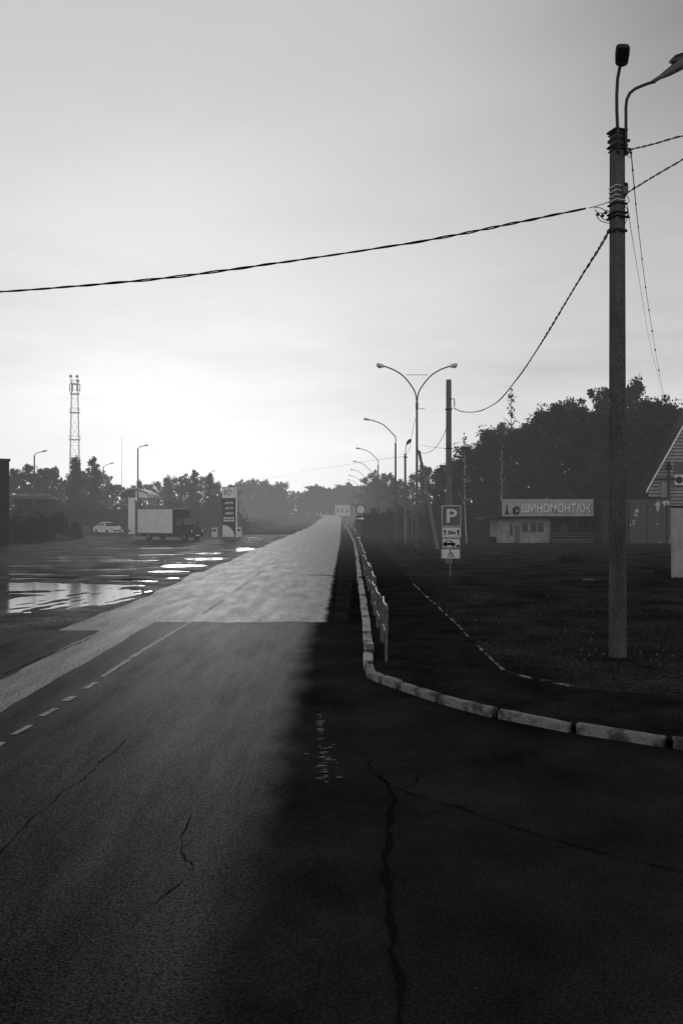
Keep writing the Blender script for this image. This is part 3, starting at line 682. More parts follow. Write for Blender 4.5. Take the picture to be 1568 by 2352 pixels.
mr=empty('antenna_mast',(at(280,90),90,0),0,'very thin whip mast left of the arched canopy','mast'); MB().tube([(0,0,0),(0,0,zz(1080,90)),(0,0,zz(1000,90))],[.035,.018,.010],6).build('mast_tube','lamp',mr)
mr=empty('flag_pole',(at(396,110),110,0),0,'short thin pole rising behind the box truck','pole'); MB().tube([(0,0,0),(0,0,zz(1128,110))],[.06,.04],6).build('pole_tube','lamp',mr)
d3=66; sm=empty('street_lamp',(at(931,d3),d3,0),0,'short concrete pole with a small upturned lamp head between the lamps','street lamp')
def S3(px,py): return Vector((at(px,d3)-at(931,d3),0,zz(py,d3)))
MB().tube([(0,0,0),S3(930,1042)],[.12,.09],8).build('pole','farconc',sm)
MB().tube([S3(931,1075),S3(931,1035),S3(932,1022),S3(936,1017)],.03,6).build('lamp_arm','lampd',sm)
MB().tube([S3(933,1022),S3(936,1017),S3(941,1012),S3(944,1009)],[.04,.13,.16,.05],8).build('lamp_head','lampd',sm,True)
MB().box(S3(931,1050),(.3,.3,.08)).build('clamp_band','dark',sm)
for px_,py_,d,lb in[(946,1110,80,'thin grey post just left of the leaning strut'),(842,1150,150,'far thin post behind the round sign')]:
    t=empty('post',(at(px_,d),d,gz(d)),0,lb,'post'); MB().tube([(0,0,0),(0,0,zz(py_,d)-gz(d))],[.07,.05],6).build('post_tube','lamp',t)
# ---------------------------------------------------------------- parking sign
ds=31.4; ps=empty('parking_sign',(at(1034,ds),ds,0),0,'square parking sign with three smaller plates below it on one post','road sign')
def u(px): return at(px,ds)-at(1034,ds)
def zs(py): return zz(py,ds)
MB().tube([(0,.06,0),(0,.06,zs(1163))],.032,10).build('post','farconc',ps)
def rrect(x0,x1,z0,z1,r=.03):
    o=[]
    for cx,cz,a0 in((x1-r,z1-r,0),(x0+r,z1-r,90),(x0+r,z0+r,180),(x1-r,z0+r,270)):
        for i in range(5): a=R(a0+i*22.5); o.append((cx+r*math.cos(a),cz+r*math.sin(a)))
    return o
def plate_part(nm,x0,x1,y0p,y1p):
    z1=zs(y0p); z0=zs(y1p)
    p=MB().plate(rrect(u(x0),u(x1),z0,z1),0,.02).build(nm,'signw',ps)
    return p,z0,z1
p,z0,z1=plate_part('sign_plate',1014,1058,1161,1209)
MB().plate(rrect(u(1015.3),u(1056.7),z0+.022,z1-.022,.02),-.006,.004).build('sign_face','signg',p)
text('P',.72,'signw',p,'letter',(u(1037),-.014,(z0+z1)/2),.012,fit=(.40,.52))
p,z0,z1=plate_part('distance_plate',1014.5,1058,1211,1235)
MB().plate(rrect(u(1015.6),u(1056.9),z0+.018,z1-.018,.02),-.006,.004).build('sign_border','signb',p)
MB().plate(rrect(u(1016.1),u(1056.4),z0+.028,z1-.028,.015),-.012,.004).build('sign_face','signw',p)
text('20м',.25,'signb',p,'lettering',(u(1036),-.018,(z0+z1)/2),.008,fit=(.30,.15))
for xx in(1021,1051.5):
    c=u(xx); zm=(z0+z1)/2; MB().plate([(c-.022,zm-.12),(c+.022,zm-.12),(c+.022,zm+.03),(c+.06,zm+.02),(c,zm+.13),(c-.06,zm+.02),(c-.022,zm+.03)],-.017,.004).build('arrow','signb',p)
p,z0,z1=plate_part('vehicle_plate',1015,1056,1237,1258)
MB().plate(rrect(u(1015.8),u(1055.2),z0+.014,z1-.014,.02),-.006,.004).build('sign_border','signb',p)
MB().plate(rrect(u(1016.5),u(1054.5),z0+.024,z1-.024,.015),-.012,.004).build('sign_face','signw',p)
cx=u(1031); zm=z0+.07; car=MB()
car.plate([(cx-.24,zm+.02),(cx+.24,zm+.02),(cx+.25,zm+.09),(cx+.15,zm+.12),(cx+.08,zm+.2),(cx-.12,zm+.2),(cx-.18,zm+.12),(cx-.24,zm+.11)],-.017,.004)
car.plate(circ(cx-.14,zm+.01,.045,14),-.020,.003); car.plate(circ(cx+.14,zm+.01,.045,14),-.020,.003); car.build('car_symbol','signb',p)
MB().plate([(cx-.11,zm+.12),(cx+.08,zm+.12),(cx+.04,zm+.175),(cx-.09,zm+.175)],-.022,.003).build('car_symbol_window','signw',p)
MB().plate([(u(1045.5),z0+.03),(u(1054),z0+.03),(u(1054),z0+.11),(u(1048),z0+.11),(u(1048),z0+.06),(u(1045.5),z0+.06)],-.017,.004).build('kerb_symbol','signb',p)
p,z0,z1=plate_part('wheelchair_plate',1013,1056,1261,1283)
MB().plate(rrect(u(1013.9),u(1055.1),z0+.014,z1-.014,.02),-.006,.004).build('sign_border','signb',p)
MB().plate(rrect(u(1014.6),u(1054.4),z0+.024,z1-.024,.015),-.012,.004).build('sign_face','signw',p)
cx=u(1035); zm=(z0+z1)/2; wc=MB()
wc.stroke(circ(cx-.015,zm-.045,.075,18,R(120),R(390)),.026,-.017,.003)
wc.plate(circ(cx-.04,zm+.125,.026,12),-.017,.003)
wc.stroke([(cx-.035,zm+.09),(cx-.025,zm-.01),(cx+.05,zm-.015),(cx+.085,zm-.10),(cx+.115,zm-.09)],.030,-.0185,.003); wc.stroke([(cx-.03,zm+.045),(cx+.045,zm+.045)],.022,-.020,.003)
wc.build('wheelchair_symbol','signb',p)
# ---------------------------------------------------------------- round sign, arrow, yield
dr=74; rs=empty('road_sign',(at(828,dr),dr,0),0,'round white sign above a black arrow plate at the road edge','road sign')
MB().tube([(0,.06,0),(0,.06,zz(1160,dr))],.04,8).build('post','lamp',rs)
rp=MB().plate(circ(0,zz(1170,dr),.43,28),0,.02).build('sign_plate','signb',rs)
MB().plate(circ(0,zz(1170,dr),.36,28),-.008,.004).build('sign_face','white',rp)
ap=MB().plate(rrect(-.42,.42,zz(1197,dr),zz(1185,dr),.03),0,.02).build('arrow_plate','signb',rs)
zm=zz(1191,dr); MB().plate([(-.34,zm-.07),(.06,zm-.07),(.06,zm-.18),(.36,zm),(.06,zm+.18),(.06,zm+.07),(-.34,zm+.07)],-.008,.004).build('arrow','white',ap)
dy_=92; ys_=empty('yield_sign',(at(930,dy_),dy_,0),0,'small inverted triangle sign beside the lamp posts','road sign')
MB().tube([(0,.05,0),(0,.05,zz(1186,dy_))],.035,6).build('post','lamp',ys_)
MB().plate([(-.38,zz(1183.5,dy_)),(0,zz(1199,dy_)),(.38,zz(1183.5,dy_))],0,.02).build('sign_plate','signg',ys_)
MB().plate([(-.28,zz(1185,dy_)),(0,zz(1196.6,dy_)),(.28,zz(1185,dy_))],-.008,.004).build('sign_face','white',ys_)
# ---------------------------------------------------------------- railing
Q=resample([(.70,13.0),(.76,17),(.80,22),(.88,30),(1.07,45),(1.27,65),(1.22,108),(.9,140)],2.0)
proto=None
for i,(a,b) in enumerate(zip(Q[:-1],Q[1:])):
    if proto is None:
        r=empty('railing_section',(0,0,0)); hh=.80
        for y in(.04,1.93): MB().tube([(0,y,-.02),(0,y,hh-.01)],.022,6).build('post','rail',r)
        MB().tube([(0,-.02,hh),(0.015,.6,hh+.012),(-.01,1.3,hh-.012),(0,2.0,hh)],.022,8).build('top_rail','rail',r,True)
        MB().tube([(0,.04,.34),(.01,1.0,.35),(0,1.93,.33)],.014,6).build('bottom_rail','rail',r)
        for k in (1,2): MB().tube([(0,.04+k*.63,.34),(0,.04+k*.63,hh-.02)],.007,5,cap=False).build('baluster','rail',r)
        proto=r; t=r
    else: t=copy_tree(proto)
    dv=b-a; t.location=(a.x+random.gauss(0,.02),a.y,gz(a.y)+.06+random.gauss(0,.014)); t.rotation_euler=(R(random.gauss(0,.8)),R(random.gauss(0,2.2)),math.atan2(dv.y,dv.x)-math.pi/2+R(random.gauss(0,1.2)))
    tag(t,'nearest section of the bent metal railing, ending at the pavement corner' if i==0 else 'bent metal railing section in the long line between pavement and road','railing','railing sections along the pavement')
# ---------------------------------------------------------------- vehicles
def wheel(parent,x,y,r,wd):
    s_=1 if y>0 else -1
    e=MB().tube([(x,y-wd/2,r),(x,y-wd*.42,r),(x,y+wd*.42,r),(x,y+wd/2,r)],[r*.9,r,r,r*.9],20).build('wheel','tyre',parent,True)
    MB().tube([(x,y+s_*(wd/2-.005),r),(x,y+s_*(wd/2+.012),r)],[r*.62,r*.55],14).build('rim','lamp',e)
def quad(P,name,m,parent): return MB().add(P,[(0,1,2,3)]).build(name,m,parent)
dT=76; tk=empty('box_truck',(at(395,dT),dT,0),R(-30),'white box truck with dark cab parked by the filling station','truck')
MB().box((-1.1,0,1.74),(4.3,2.1,2.26)).build('cargo_box','box',tk,bevel=.03)
for s_ in(-1,1):
    mb=MB()
    for z in(.63,2.85): mb.box((-1.1,s_*1.06,z),(4.34,.03,.06))
    for x in(-3.25,1.05): mb.box((x,s_*1.06,1.74),(.06,.03,2.15))
    mb.build('box_trim','lamp',tk)
MB().box((1.065,0,1.74),(.03,2.06,2.2)).build('box_front_shade','dark',tk)  # dark sheet paints the shade on the cargo box front
MB().box((-.9,0,.46),(4.0,1.98,.26)).build('chassis','dark',tk)
prof=[(1.1,.32),(2.9,.32),(3.0,.55),(2.97,.9),(2.84,1.10),(2.58,1.22),(2.2,1.34),(1.85,1.95),(1.72,2.12),(1.5,2.24),(1.1,2.26)]
MB().prism(prof,[.95,.88,.86,.86,.86,.88,.9,.80,.78,.76,.78]).build('cab','dark',tk,bevel=.05)
quad([(2.18,-.84,1.38),(2.18,.84,1.38),(1.83,.76,1.98),(1.83,-.76,1.98)],'windshield','glass',tk).location=(.03,0,.02)
for s_ in(-1,1):
    quad([(1.25,s_*.93,1.36),(2.05,s_*.915,1.36),(1.7,s_*.81,1.95),(1.25,s_*.82,2.0)],'side_window','glass',tk)
    MB().box((2.90,s_*.66,.85),(.14,.32,.22),Matrix.Rotation(R(-s_*14),3,'Z')).build('headlight','signw',tk,bevel=.03)
    MB().box((2.15,s_*1.08,1.5),(.1,.16,.32)).build('mirror','dark',tk,bevel=.03)
    MB().box((1.5,s_*.955,1.05),(.18,.02,.04)).build('door_handle','lamp',tk)
MB().box((3.0,0,.48),(.1,1.74,.26)).build('bumper','dark',tk,bevel=.04)
MB().box((3.0,0,.84),(.04,.9,.16)).build('grille','lampd',tk)
MB().box((3.06,0,.46),(.01,.5,.11)).build('number_plate','signw',tk)
MB().prism([(1.1,2.24),(1.6,2.24),(1.4,2.66),(1.12,2.82)],[.8,.7,.8,.88]).build('roof_fairing','dark',tk)
for x,y in((2.25,-.85),(2.25,.85),(-1.9,-.92),(-1.9,.92)): wheel(tk,x,y,.34,.22)
dC=94; cr=empty('parked_car',(at(249,dC),dC,0),R(-48),'white sedan parked left of the box truck under the trees','car')
prof=[(-2.15,.3),(2.1,.28),(2.18,.45),(2.12,.68),(1.75,.82),(.95,.95),(-1.55,1.0),(-2.1,.95),(-2.2,.65)]
MB().prism(prof,[.8,.78,.76,.78,.82,.88,.86,.8,.8]).build('body','white',cr,bevel=.05)
MB().prism([(1.0,.93),(.25,1.4),(-.7,1.45),(-1.65,.98)],[.78,.6,.6,.76]).build('cabin','white',cr,bevel=.05)
quad([(.98,-.70,.99),(.98,.70,.99),(.32,.56,1.37),(.32,-.56,1.37)],'windshield','glass',cr).location=(.035,0,.02)
quad([(-1.58,-.66,1.04),(-1.58,.66,1.04),(-.8,.54,1.42),(-.8,-.54,1.42)],'rear_window','glass',cr).location=(-.035,0,.02)
for s_ in(-1,1):
    quad([(.75,s_*.80,1.0),(-1.3,s_*.79,1.03),(-.65,s_*.66,1.39),(.28,s_*.66,1.36)],'side_window','glass',cr)
    MB().box((2.05,s_*.58,.68),(.16,.3,.13),Matrix.Rotation(R(s_*-20),3,'Z')).build('headlight','glass',cr,bevel=.02)
    MB().box((.75,s_*.96,.98),(.12,.16,.11)).build('mirror','white',cr,bevel=.02)
MB().box((2.18,0,.52),(.05,.9,.16)).build('grille','dark',cr); MB().box((2.21,0,.42),(.02,.5,.11)).build('number_plate','signw',cr)
for x,y in((1.35,-.76),(1.35,.76),(-1.35,-.76),(-1.35,.76)): wheel(cr,x,y,.32,.2)
# ---------------------------------------------------------------- price pylon
dP=80; py=empty('price_sign',(at(527,dP),dP,0),0,'tall filling station price pylon with logo panel and fuel prices','sign')
def up_(px): return at(px,dP)-at(527,dP)
def zp(p): return zz(p,dP)
MB().box((0,.16,zp(1235)/2+zp(1118)/2),(up_(544)-up_(510),.3,zp(1118)-zp(1235))).build('pylon_body','dark',py,bevel=.02)
lp=MB().plate(rrect(up_(510.5),up_(541),zp(1144),zp(1119),.04),-.02,.02).build('logo_panel','white',py)
lg=MB(); cx=up_(524); cz=zp(1131)
lg.plate([(cx-.38,cz-.28),(cx-.28,cz-.28),(cx-.28,cz+.3),(cx-.38,cz+.3)],-.028,.004)
lg.stroke(circ(cx+.05,cz,.24,16,R(40),R(320)),.08,-.028,.004)
lg.plate([(cx+.18,cz+.05),(cx+.45,cz+.27),(cx+.32,cz-.03)],-.030,.004); lg.plate(circ(cx+.08,cz-.02,.06,12),-.030,.004); lg.build('logo','signg',lp)
for i,(yy,s_) in enumerate(((1155,'-4290'),(1167,'-4670'),(1179,'-4890'))):
    pr=MB().plate(rrect(up_(512),up_(539),zp(yy+5),zp(yy-5),.02),-.015,.012).build('price_panel','signb',py); text(s_,.36,'white',pr,'price_digits',(up_(525.5),-.024,zp(yy)),.006,fit=(.92,.24))
mb=MB()
for a in range(4):
    for b in range(2):
        x=up_(516+a*6.4); z=zp(1190+b*6); mb.plate(rrect(x-.1,x+.1,z-.09,z+.09,.02),-.016,.012)
mb.build('service_icons','signw',py)
MB().plate([(up_(511),zp(1233))]+circ(up_(511),zp(1233),1.15,16,0,R(90))[:],-.016,.012).build('curved_emblem','white',py)
MB().plate([(up_(541.5),zp(1235)),(up_(545),zp(1235)),(up_(545),zp(1117)),(up_(541.5),zp(1117))],-.018,.015).build('edge_strip','white',py)
for px_,d,lb in((493.5,84,'small fuel dispenser just left of the price pylon'),(549,86,'small fuel dispenser just right of the price pylon')):
    fpm=empty('fuel_pump',(at(px_,d),d,0),0,lb,'fuel pump')
    MB().box((0,0,.5),(.55,.4,1.0)).build('cabinet','signw',fpm,bevel=.03); MB().box((0,-.22,.72),(.4,.03,.22)).build('display','signb',fpm)
    MB().box((0,0,1.06),(.6,.44,.1)).build('cap','lampd',fpm); MB().tube([(.3,-.1,.9),(.42,-.15,.6),(.36,-.15,.25),(.3,-.1,.35)],.02,5).build('hose','tyre',fpm)
# ---------------------------------------------------------------- canopy
dn=98; cn=empty('station_canopy',(at(312,dn),dn,0),0,'arched roof canopy with a pale end panel behind the box truck','canopy')
def un(px): return at(px,dn)-at(312,dn)
arc=[(un(276),zz(1137,dn))]+[(un(276+ (352-276)*t),zz(1143-6*(1-t)-18*math.sin(math.pi*min(1,t*.92+.06))**.8,dn)) for t in [i/14 for i in range(1,14)]]+[(un(352),zz(1143,dn))]
mb=MB(); k=len(arc)
vs=[(x,-.3,z) for x,z in arc]+[(x,5,z) for x,z in arc]+[(x,-.3,z-.18) for x,z in arc]+[(x,5,z-.18) for x,z in arc]
fs=[(i,i+1,k+i+1,k+i) for i in range(k-1)]+[(2*k+i,3*k+i,3*k+i+1,2*k+i+1) for i in range(k-1)]+[(i,2*k+i,2*k+i+1,i+1) for i in range(k-1)]
mb.add(vs,fs).build('arched_roof','lamp',cn)
MB().stroke(arc,.12,-.34,.03).build('fascia','rooflt',cn)
sub=[p for p in arc if p[0]>un(312)]
MB().plate([(un(312),zz(1143,dn))]+[(un(352),zz(1143,dn))]+[(x,z-.2) for x,z in reversed(sub[:-1])]+[(un(312),zz(1127,dn))],-.05,.1).build('end_panel','box',cn)
MB().box(((un(276)+un(312))/2,0.3,zz(1140,dn)),(un(312)-un(276),.2,.25)).build('front_beam','lampd',cn)
MB().box((un(303),0,zz(1143,dn)/2),(un(310)-un(296),.5,zz(1143,dn))).build('column','box',cn,bevel=.03)
MB().box((un(346),4,zz(1143,dn)/2),(.35,.35,zz(1143,dn))).build('column','lamp',cn)
MB().box((un(282),4,zz(1143,dn)/2),(.25,.25,zz(1143,dn))).build('column','lampd',cn)
ub=empty('utility_cabinet',(at(185,96),96,0),0,'low pale cabinet standing left of the white sedan','cabinet')
MB().box((0,0,.5),(1.9,.6,.8)).build('cabinet_body','lamp',ub,bevel=.03); MB().box((0,-.31,.5),(.02,.02,.7)).build('door_seam','dark',ub)
kd=88; kk=empty('market_stall',(at(75,kd),kd,0),0,'dark stall with a pale low roof at the far left','stall')
MB().box((0,1.2,1.7),(3.6,2.2,3.4)).build('stall_body','gdark',kk)
mb=MB()
for i in range(9): mb.box((-2.1+i*.525,-.05,4.15),(.42,2.9,.09),Matrix.Rotation(R(-9),3,'X'))
mb.build('roof_slats','panelw',kk); MB().box((0,1.2,3.7),(3.8,2.4,.5)).build('roof','gdark',kk)
pr0=None
for px_,d,nn,lb in((45,70,5,'leftmost tall stack of pallets beside the brick wall'),(80,69,4,'middle stack of pallets left of the bushes'),(100,72,3,'rightmost low stack of pallets at the far left')):
    for k in range(nn):
        if pr0 is None:
            pr0=empty('pallet',(0,0,0)); mb=MB()
            for i in range(6): mb.box((-.5+i*.2,0,.13),(.12,.9,.02))
            mb.build('deck','wood',pr0); mb=MB()
            for i in(-.4,0,.4): mb.box((0,i,.06),(1.15,.09,.11))
            mb.build('bearers','wood',pr0); t=pr0
        else: t=copy_tree(pr0)
        t.location=(at(px_,d)+random.gauss(0,.04),d,k*.30); t.scale=(1.1,1,2); t.rotation_euler=(0,0,random.gauss(0,.08)); tag(t,'wooden pallet in the '+lb,'pallet','pallets of the '+lb)
bx1=at(22,62); bw_=empty('brick_building',(bx1,62,0),R(26),'dark brick building corner cut by the left edge','building')
hb=zz(1058,62)
MB().box((-2.5,2,hb/2),(5,4,hb)).build('wall','brick',bw_)
MB().box((-2.5,2,hb+.06),(5.16,4.2,.16)).build('cornice','lampd',bw_)
mb=MB()
for i in range(38): mb.box((-1.5,-.01,.2+i*.16),(3,.02,.012))
mb.build('mortar_lines','lampd',bw_)
# ---------------------------------------------------------------- lattice mast
dm=200; mt=empty('lattice_mast',(at(172,dm),dm,gz(dm)),R(12),'tall lattice communications mast above the trees at left','mast')
ht=zz(872,dm)-gz(dm); wb=1.35; wt=.68
def wdt(z): return wb+(wt-wb)*z/ht
for a in(-1,1):
    for b in(-1,1): MB().tube([(a*wb,b*wb,0),(a*wt,b*wt,ht)],.060,5).build('leg','mast',mt)
mb=MB(); nlev=15
for i in range(nlev):
    z0=ht*i/nlev; z1=ht*(i+1)/nlev; w0=wdt(z0); w1=wdt(z1)
    C0=[(-w0,-w0,z0),(w0,-w0,z0),(w0,w0,z0),(-w0,w0,z0)]; C1=[(-w1,-w1,z1),(w1,-w1,z1),(w1,w1,z1),(-w1,w1,z1)]
    for k in range(4):
        mb.tube([C0[k],C1[(k+1)%4]],.025,4,cap=False); mb.tube([C0[(k+1)%4],C1[k]],.025,4,cap=False); mb.tube([C1[k],C1[(k+1)%4]],.025,4,cap=False)
mb.build('bracing','mast',mt)
for pyy in(882,905,948,1010):
    z=zz(pyy,dm)-gz(dm); k=wdt(z)+.3; mb=MB().box((0,0,z),(2*k,2*k,.08))
    for a,b in((-1,-1),(1,-1),(1,1),(-1,1)): mb.tube([(a*k,b*k,z),(a*k,b*k,z+1)],.03,4)
    for s_ in(-1,1): mb.box((0,s_*k,z+1),(2*k,.04,.04)); mb.box((s_*k,0,z+1),(.04,2*k,.04))
    mb.build('platform','mast',mt)
for i in range(6):
    a=i*1.047; MB().box((1.2*math.cos(a),1.2*math.sin(a),zz(890,dm)-gz(dm)),(.2,.2,1.7)).build('panel_antenna','mast',mt)
for a,zq in((-.8,868),(.65,868),(.8,878)):
    z=zz(zq,dm)-gz(dm)+.2; MB().tube([(a,-.9,z),(a,-1.1,z),(a,-1.2,z)],[.10,.36,.38],14).build('dish_antenna','mast',mt)
    MB().tube([(a,-.9,z-.8),(a,-.9,z)],.04,5).build('dish_mount','mast',mt)
# ---------------------------------------------------------------- tyre workshop
dw=66.5; sh=empty('tyre_workshop',(at(1260,dw),dw,0),0,'low tyre repair workshop with a long lettered board on its roof','building')
def us(px): return at(px,dw)-at(1260,dw)
def zw(p): return zz(p,dw)
zt=zw(1190)
MB().box(((us(1145)+us(1262))/2,2,zt/2),(us(1262)-us(1145),4,zt)).build('wall','shopwall',sh)
MB().box(((us(1262.3)+us(1382))/2,3,zt/2),(us(1382)-us(1262.3),2,zt)).build('porch_wall','gdark',sh)
rf=MB().prism([(us(1105),zw(1193)),(us(1384),zw(1189)),(us(1384),zw(1184)),(us(1150),zw(1184)),(us(1105),zw(1190))],2.6).build('roof','roof',sh); rf.location=(0,1.9,0)
MB().box(((us(1150)+us(1364))/2,1.2,(zw(1186)+zw(1150))/2),(us(1364)-us(1150),1.6,zw(1150)-zw(1186))).build('parapet','roof',rf).location=(0,-1.9,0)
def us2(px): return at(px,dw-.85)-at(1260,dw)
sb=MB().plate(rrect(us2(1152),us2(1362),zw(1186),zw(1147),.03),-.85,.08).build('sign_board','board',sh)
MB().box((us2(1257),-.87,zw(1186.5)),(us2(1362)-us2(1152),.05,.07)).build('board_edge','signb',sb)
tw=us2(1356)-us2(1198)
text('ШИНОМОНТАЖ',.86,'lampd',sb,'lettering_outline',(us2(1277)+.03,-.862,zw(1167)-.03),.030,fit=(tw+.08,.80))
text('ШИНОМОНТАЖ',.86,'signw',sb,'lettering',(us2(1277),-.872,zw(1167)),.018,fit=(tw,.74))
ic=MB(); ic.plate([(us2(1158),zw(1182)),(us2(1168),zw(1182)),(us2(1164.5),zw(1168)),(us2(1165),zw(1160)),(us2(1161.5),zw(1160)),(us2(1162),zw(1168))],-.858,.004)
ic.stroke([(us2(1167),zw(1179)),(us2(1174),zw(1181))],.06,-.858); ic.plate(circ(us2(1186),zw(1173),.25,20,rz=.36),-.858,.004); ic.plate(rrect(us2(1176),us2(1184),zw(1182),zw(1166),.04),-.864,.004)
ic.build('wheel_and_jack_symbol','signb',sb); MB().plate(circ(us2(1186.5),zw(1173),.11,14),-.870,.004).build('wheel_hub_symbol','panelw',sb)
for a,b,c,e in((1170,1176,1203,1228),(1198,1212,1200,1219),(1217,1230,1200,1219),(1233,1247,1200,1219)):
    wn=MB().plate([(us(a),zw(e)),(us(b),zw(e)),(us(b),zw(c)),(us(a),zw(c))],-.02,.02).build('window','glass',sh)
    MB().box(((us(a)+us(b))/2,-.035,zw(e)-.03),(us(b)-us(a)+.1,.06,.05)).build('sill','lampd',wn)
MB().plate([(us(1180),zw(1247)),(us(1193),zw(1247)),(us(1193),zw(1206)),(us(1180),zw(1206))],-.022,.02).build('door','lamp',sh)
for a in(1263,1290,1320,1350,1379):
    MB().box((us(a),-.3,zt/2),(.1,.1,zt)).build('porch_post','lampd',sh)
mb=MB()
for z in(.35,.6,.85): mb.box(((us(1265)+us(1378))/2,-.3,z),(us(1378)-us(1265),.04,.06))
mb.build('porch_rail','lamp',sh)
MB().plate([(us(1300),zw(1222)),(us(1318),zw(1222)),(us(1318),zw(1204)),(us(1300),zw(1204))],1.97,.02).build('window','lamp',sh)
MB().box((us(1322),-.6,.15),(us(1380)-us(1262),.9,.3)).build('step','lampd',sh)
for i,(px_,k) in enumerate(((1131,0),(1131,1),(1131,2),(1372,0),(1372,1))):
    d=65.5; vs=[]; A=18;B=8
    for a in range(A):
        for b in range(B):
            th=6.283*a/A; ph=6.283*b/B; r=.25+.085*math.cos(ph); vs.append((r*math.cos(th),r*math.sin(th),.10+.09*math.sin(ph)))
    fs=[(a*B+b,((a+1)%A)*B+b,((a+1)%A)*B+(b+1)%B,a*B+(b+1)%B) for a in range(A) for b in range(B)]
    o=MB().add(vs,fs).build('tyre','tyre',smooth=True,loc=(at(px_,d)+random.gauss(0,.02),d,.01+k*.19))
    side='left' if px_<1200 else 'right'
    tag(o,'black tyre in the small stack at the %s end of the workshop'%side,'tyre','tyres stacked at the %s end of the workshop'%side)
# ---------------------------------------------------------------- metal garages
for a,b,m,lb,top in((1379,1431,'gdark','dark metal garage just left of the big pole, beside the workshop',1147),(1433,1538,'peel','metal garage with badly peeling paint right of the big pole',1145)):
    d=65; g=empty('metal_garage',(at((a+b)/2,d),d,0),0,lb,'garage'); wd=at(b,d)-at(a,d); z=zz(top,d)
    MB().box((0,2.5,z/2),(wd,5,z)).build('wall',m,g)
    MB().box((0,2.5,z+.04),(wd+.12,5.2,.08)).build('roof','roof',g)
    dr_=MB().box((0,-.03,z*.46),(wd*.8,.05,z*.88)).build('door',m,g)
    MB().box((0,-.062,z*.46),(.03,.01,z*.86)).build('door_seam','dark',dr_)
    for s_ in(-1,1): MB().box((s_*wd*.42,-.03,z*.46),(.06,.09,z*.9)).build('door_frame','lampd',g)
# ---------------------------------------------------------------- wooden house
dh=72; hx=at(1482,dh); hs=empty('wooden_house',(hx,dh,0),0,'gabled wooden house with pale siding cut by the right edge','house')
def uh(px): return at(px,dh)-hx
ez=zz(1124,dh); az=zz(930,dh); half=uh(1594)
mb=MB(); gp=MB()
for i in range(50):
    z0=i*.30; z1=z0+.295
    def xl(z): return .22 if z<ez else .22+(z-ez)*(half-.22)/(az-ez)
    a0,a1=xl(z0),xl(z1)
    if z1>az-.25: break
    b0,b1=2*half-a0,2*half-a1
    mb.add([(a0,-.06,z0),(b0,-.06,z0),(b1,.02,z1),(a1,.02,z1),(a0,.3,z0),(b0,.3,z0)],[(0,1,2,3),(0,4,5,1)])
    gp.box(((a1+b1)/2,-.068,z1-.03),(b1-a1,.012,.055))  # dark strip painted in as the shadow line of each board
sw=mb.build('siding_wall','plank',hs); gp.build('painted_shadow_lines','plankshade',sw)
MB().box((half,3.5,ez/2),(2*half-1,6.4,ez)).build('house_body','gdark',hs)
for s_ in(-1,1):
    P=[(half,az+.1),(half+s_*(half+.02),ez-.2),(half+s_*(half+.02),ez-.4),(half,az-.12)]
    v=[(x,-.22,z) for x,z in P]+[(x,2.2,z) for x,z in P]
    rfo=MB().add(v,[(0,1,2,3),(7,6,5,4),(0,4,5,1),(1,5,6,2),(2,6,7,3),(3,7,4,0)]).build('roof','roof',hs)
    MB().plate([(P[0][0],P[0][1]+.12),(P[1][0]+s_*.05,P[1][1]+.09),(P[2][0]+s_*.02,P[2][1]+.05),(P[3][0],P[3][1]+.05)],-.27,.05).build('barge_board','white',rfo)
ac=MB().box((uh(1556),-.3,zz(1103,dh)),(.9,.4,.85)).build('air_conditioner','signw',hs,bevel=.03); MB().plate(circ(uh(1556)-.1,zz(1103,dh),.32,18),-.51,.01).build('fan_grille','dark',ac)
MB().plate([(uh(1548),zz(1088,dh)),(uh(1566),zz(1088,dh)),(uh(1566),zz(1062,dh)),(uh(1548),zz(1062,dh))],-.17,.05).build('window','glass',hs)
ch=MB().tube([(uh(1528),-.6,ez-1.5),(uh(1528),-.6,zz(1095,dh)),(uh(1528),-.6,zz(1065,dh))],[.12,.12,.1],10).build('flue_pipe','gdark',hs)
MB().tube([(uh(1528),-.6,zz(1078,dh)),(uh(1528),-.6,zz(1065,dh)),(uh(1528),-.6,zz(1060,dh))],[.3,.16,.02],10).build('flue_cap','dark',ch)
MB().box((uh(1522),-.35,zz(1100,dh)),(1.7,.6,.12)).build('porch_canopy','gdark',hs)
MB().box((uh(1522),-.2,zz(1125,dh)),(.5,.3,1.4)).build('meter_cabinet','plank',hs)
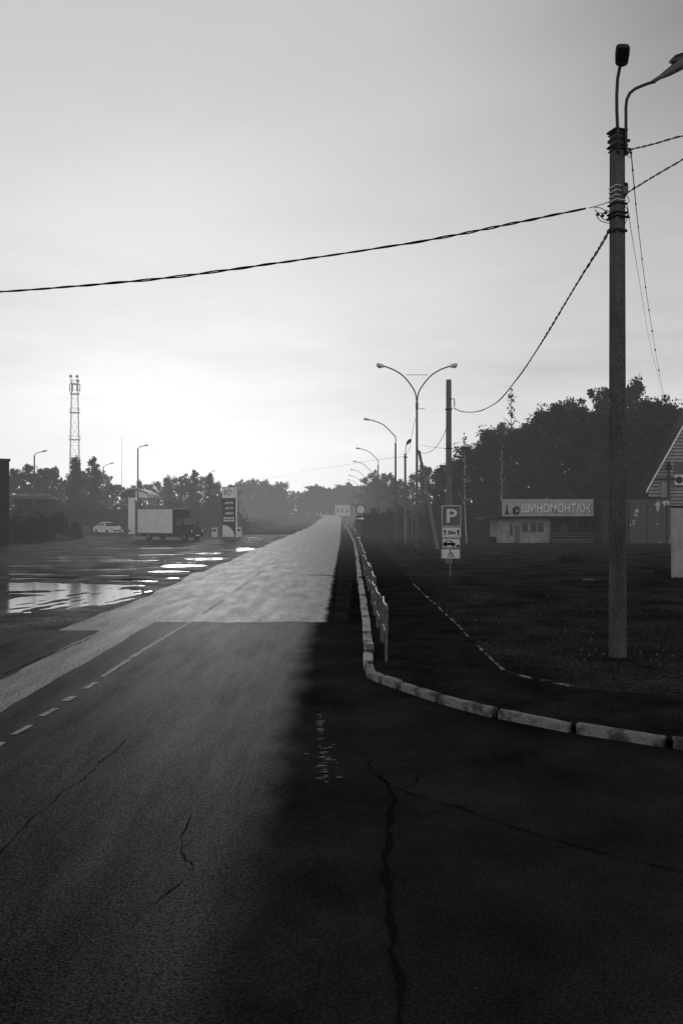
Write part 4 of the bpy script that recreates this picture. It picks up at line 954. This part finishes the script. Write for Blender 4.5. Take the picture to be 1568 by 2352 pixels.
# pale metal kiosk wall
dk=30.4; kx=at(1540,dk); kw=empty('metal_kiosk',(kx,dk,0),R(-25),'pale metal kiosk wall cut by the right edge of the picture','kiosk')
MB().box((1.6,1.3,1.32),(3.2,2.6,2.6)).build('wall','panelw',kw)
mb=MB()
for i in range(14): mb.box((.06+i*.24,-.015,1.3),(.03,.03,2.5))
mb.build('ribs','panelw',kw); MB().box((1.6,1.3,2.66),(3.3,2.7,.05)).build('roof','gdark',kw); MB().box((1.6,1.3,.03),(3.25,2.65,.1)).build('plinth','lampd',kw)
for a,b,py_,lb in((1462,1540,1308,'long flat concrete slab lying on the yard left of the pale kiosk'),(1500,1545,1318,'short flat slab on the ground nearest the pale kiosk')):
    x,y=G((a+b)/2,py_); o=MB().box((0,0,.07),(at(b,y)-at(a,y),.7,.10),Matrix.Rotation(R(-14),3,'Z')).build('concrete_slab','gravel',loc=(x,y,.0),bevel=.015); tag(o,lb,'slab')
x,y=G(1318,1292); o=bpy.data.objects.new('weed_clump',bushes[0]); col.objects.link(o); o.location=(x,y,0); o.scale=(.6,.5,.42); tag(o,'dark low weed clump on the open yard in front of the workshop','plant')
db=290; fb=empty('farm_building',(at(786,db),db,gz(db)-.3),0,'small distant white building where the road vanishes','building')
wd=at(803,db)-at(769,db); hgt=zz(1160,db)-gz(db)+.3
MB().box((0,2.5,hgt/2),(wd,5,hgt)).build('wall','panelw',fb); MB().box((0,2.5,hgt+.15),(wd+.4,5.4,.3)).build('roof','roof',fb)
for a in(-.3,.0,.3): MB().plate([(a*wd-.3,hgt*.35),(a*wd+.3,hgt*.35),(a*wd+.3,hgt*.7),(a*wd-.3,hgt*.7)],-.03,.03).build('window','glass',fb)
dbb=165; fb=empty('barn',(at(876,dbb),dbb,gz(dbb)-.2),0,'long low hazy barn behind the row of street lamps','barn')
wd=at(905,dbb)-at(848,dbb); hgt=zz(1172,dbb)-gz(dbb)+.2
MB().box((0,3,hgt/2),(wd,6,hgt)).build('wall','lamp',fb)
v=[(-wd/2-.4,-.4,hgt),(wd/2+.4,-.4,hgt),(wd/2+.4,3,hgt+1.3),(-wd/2-.4,3,hgt+1.3),(-wd/2-.4,6.4,hgt),(wd/2+.4,6.4,hgt)]
MB().add(v,[(0,1,2,3),(3,2,5,4),(0,3,4),(1,5,2)]).build('roof','lampd',fb)
mb=MB()
for _ in range(240):
    if random.random()<.15: x=random.uniform(-.2,3.4); y=random.uniform(5.5,8.2); r=random.uniform(.003,.006)
    else: x=random.uniform(2.6,9); y=random.uniform(12,30); r=random.uniform(.006,.018)
    mb.add([(x-r,y-r,0),(x+r,y-r*.7,0),(x+r*.8,y+r,0),(x-r,y+r*.8,0),(x,y,r*1.3)],[(0,1,4),(1,2,4),(2,3,4),(3,0,4)])
tag(mb.build('pebbles','lampd',loc=(0,0,.012)),'small loose pebbles scattered over the asphalt and yard','pebbles',None,'stuff')
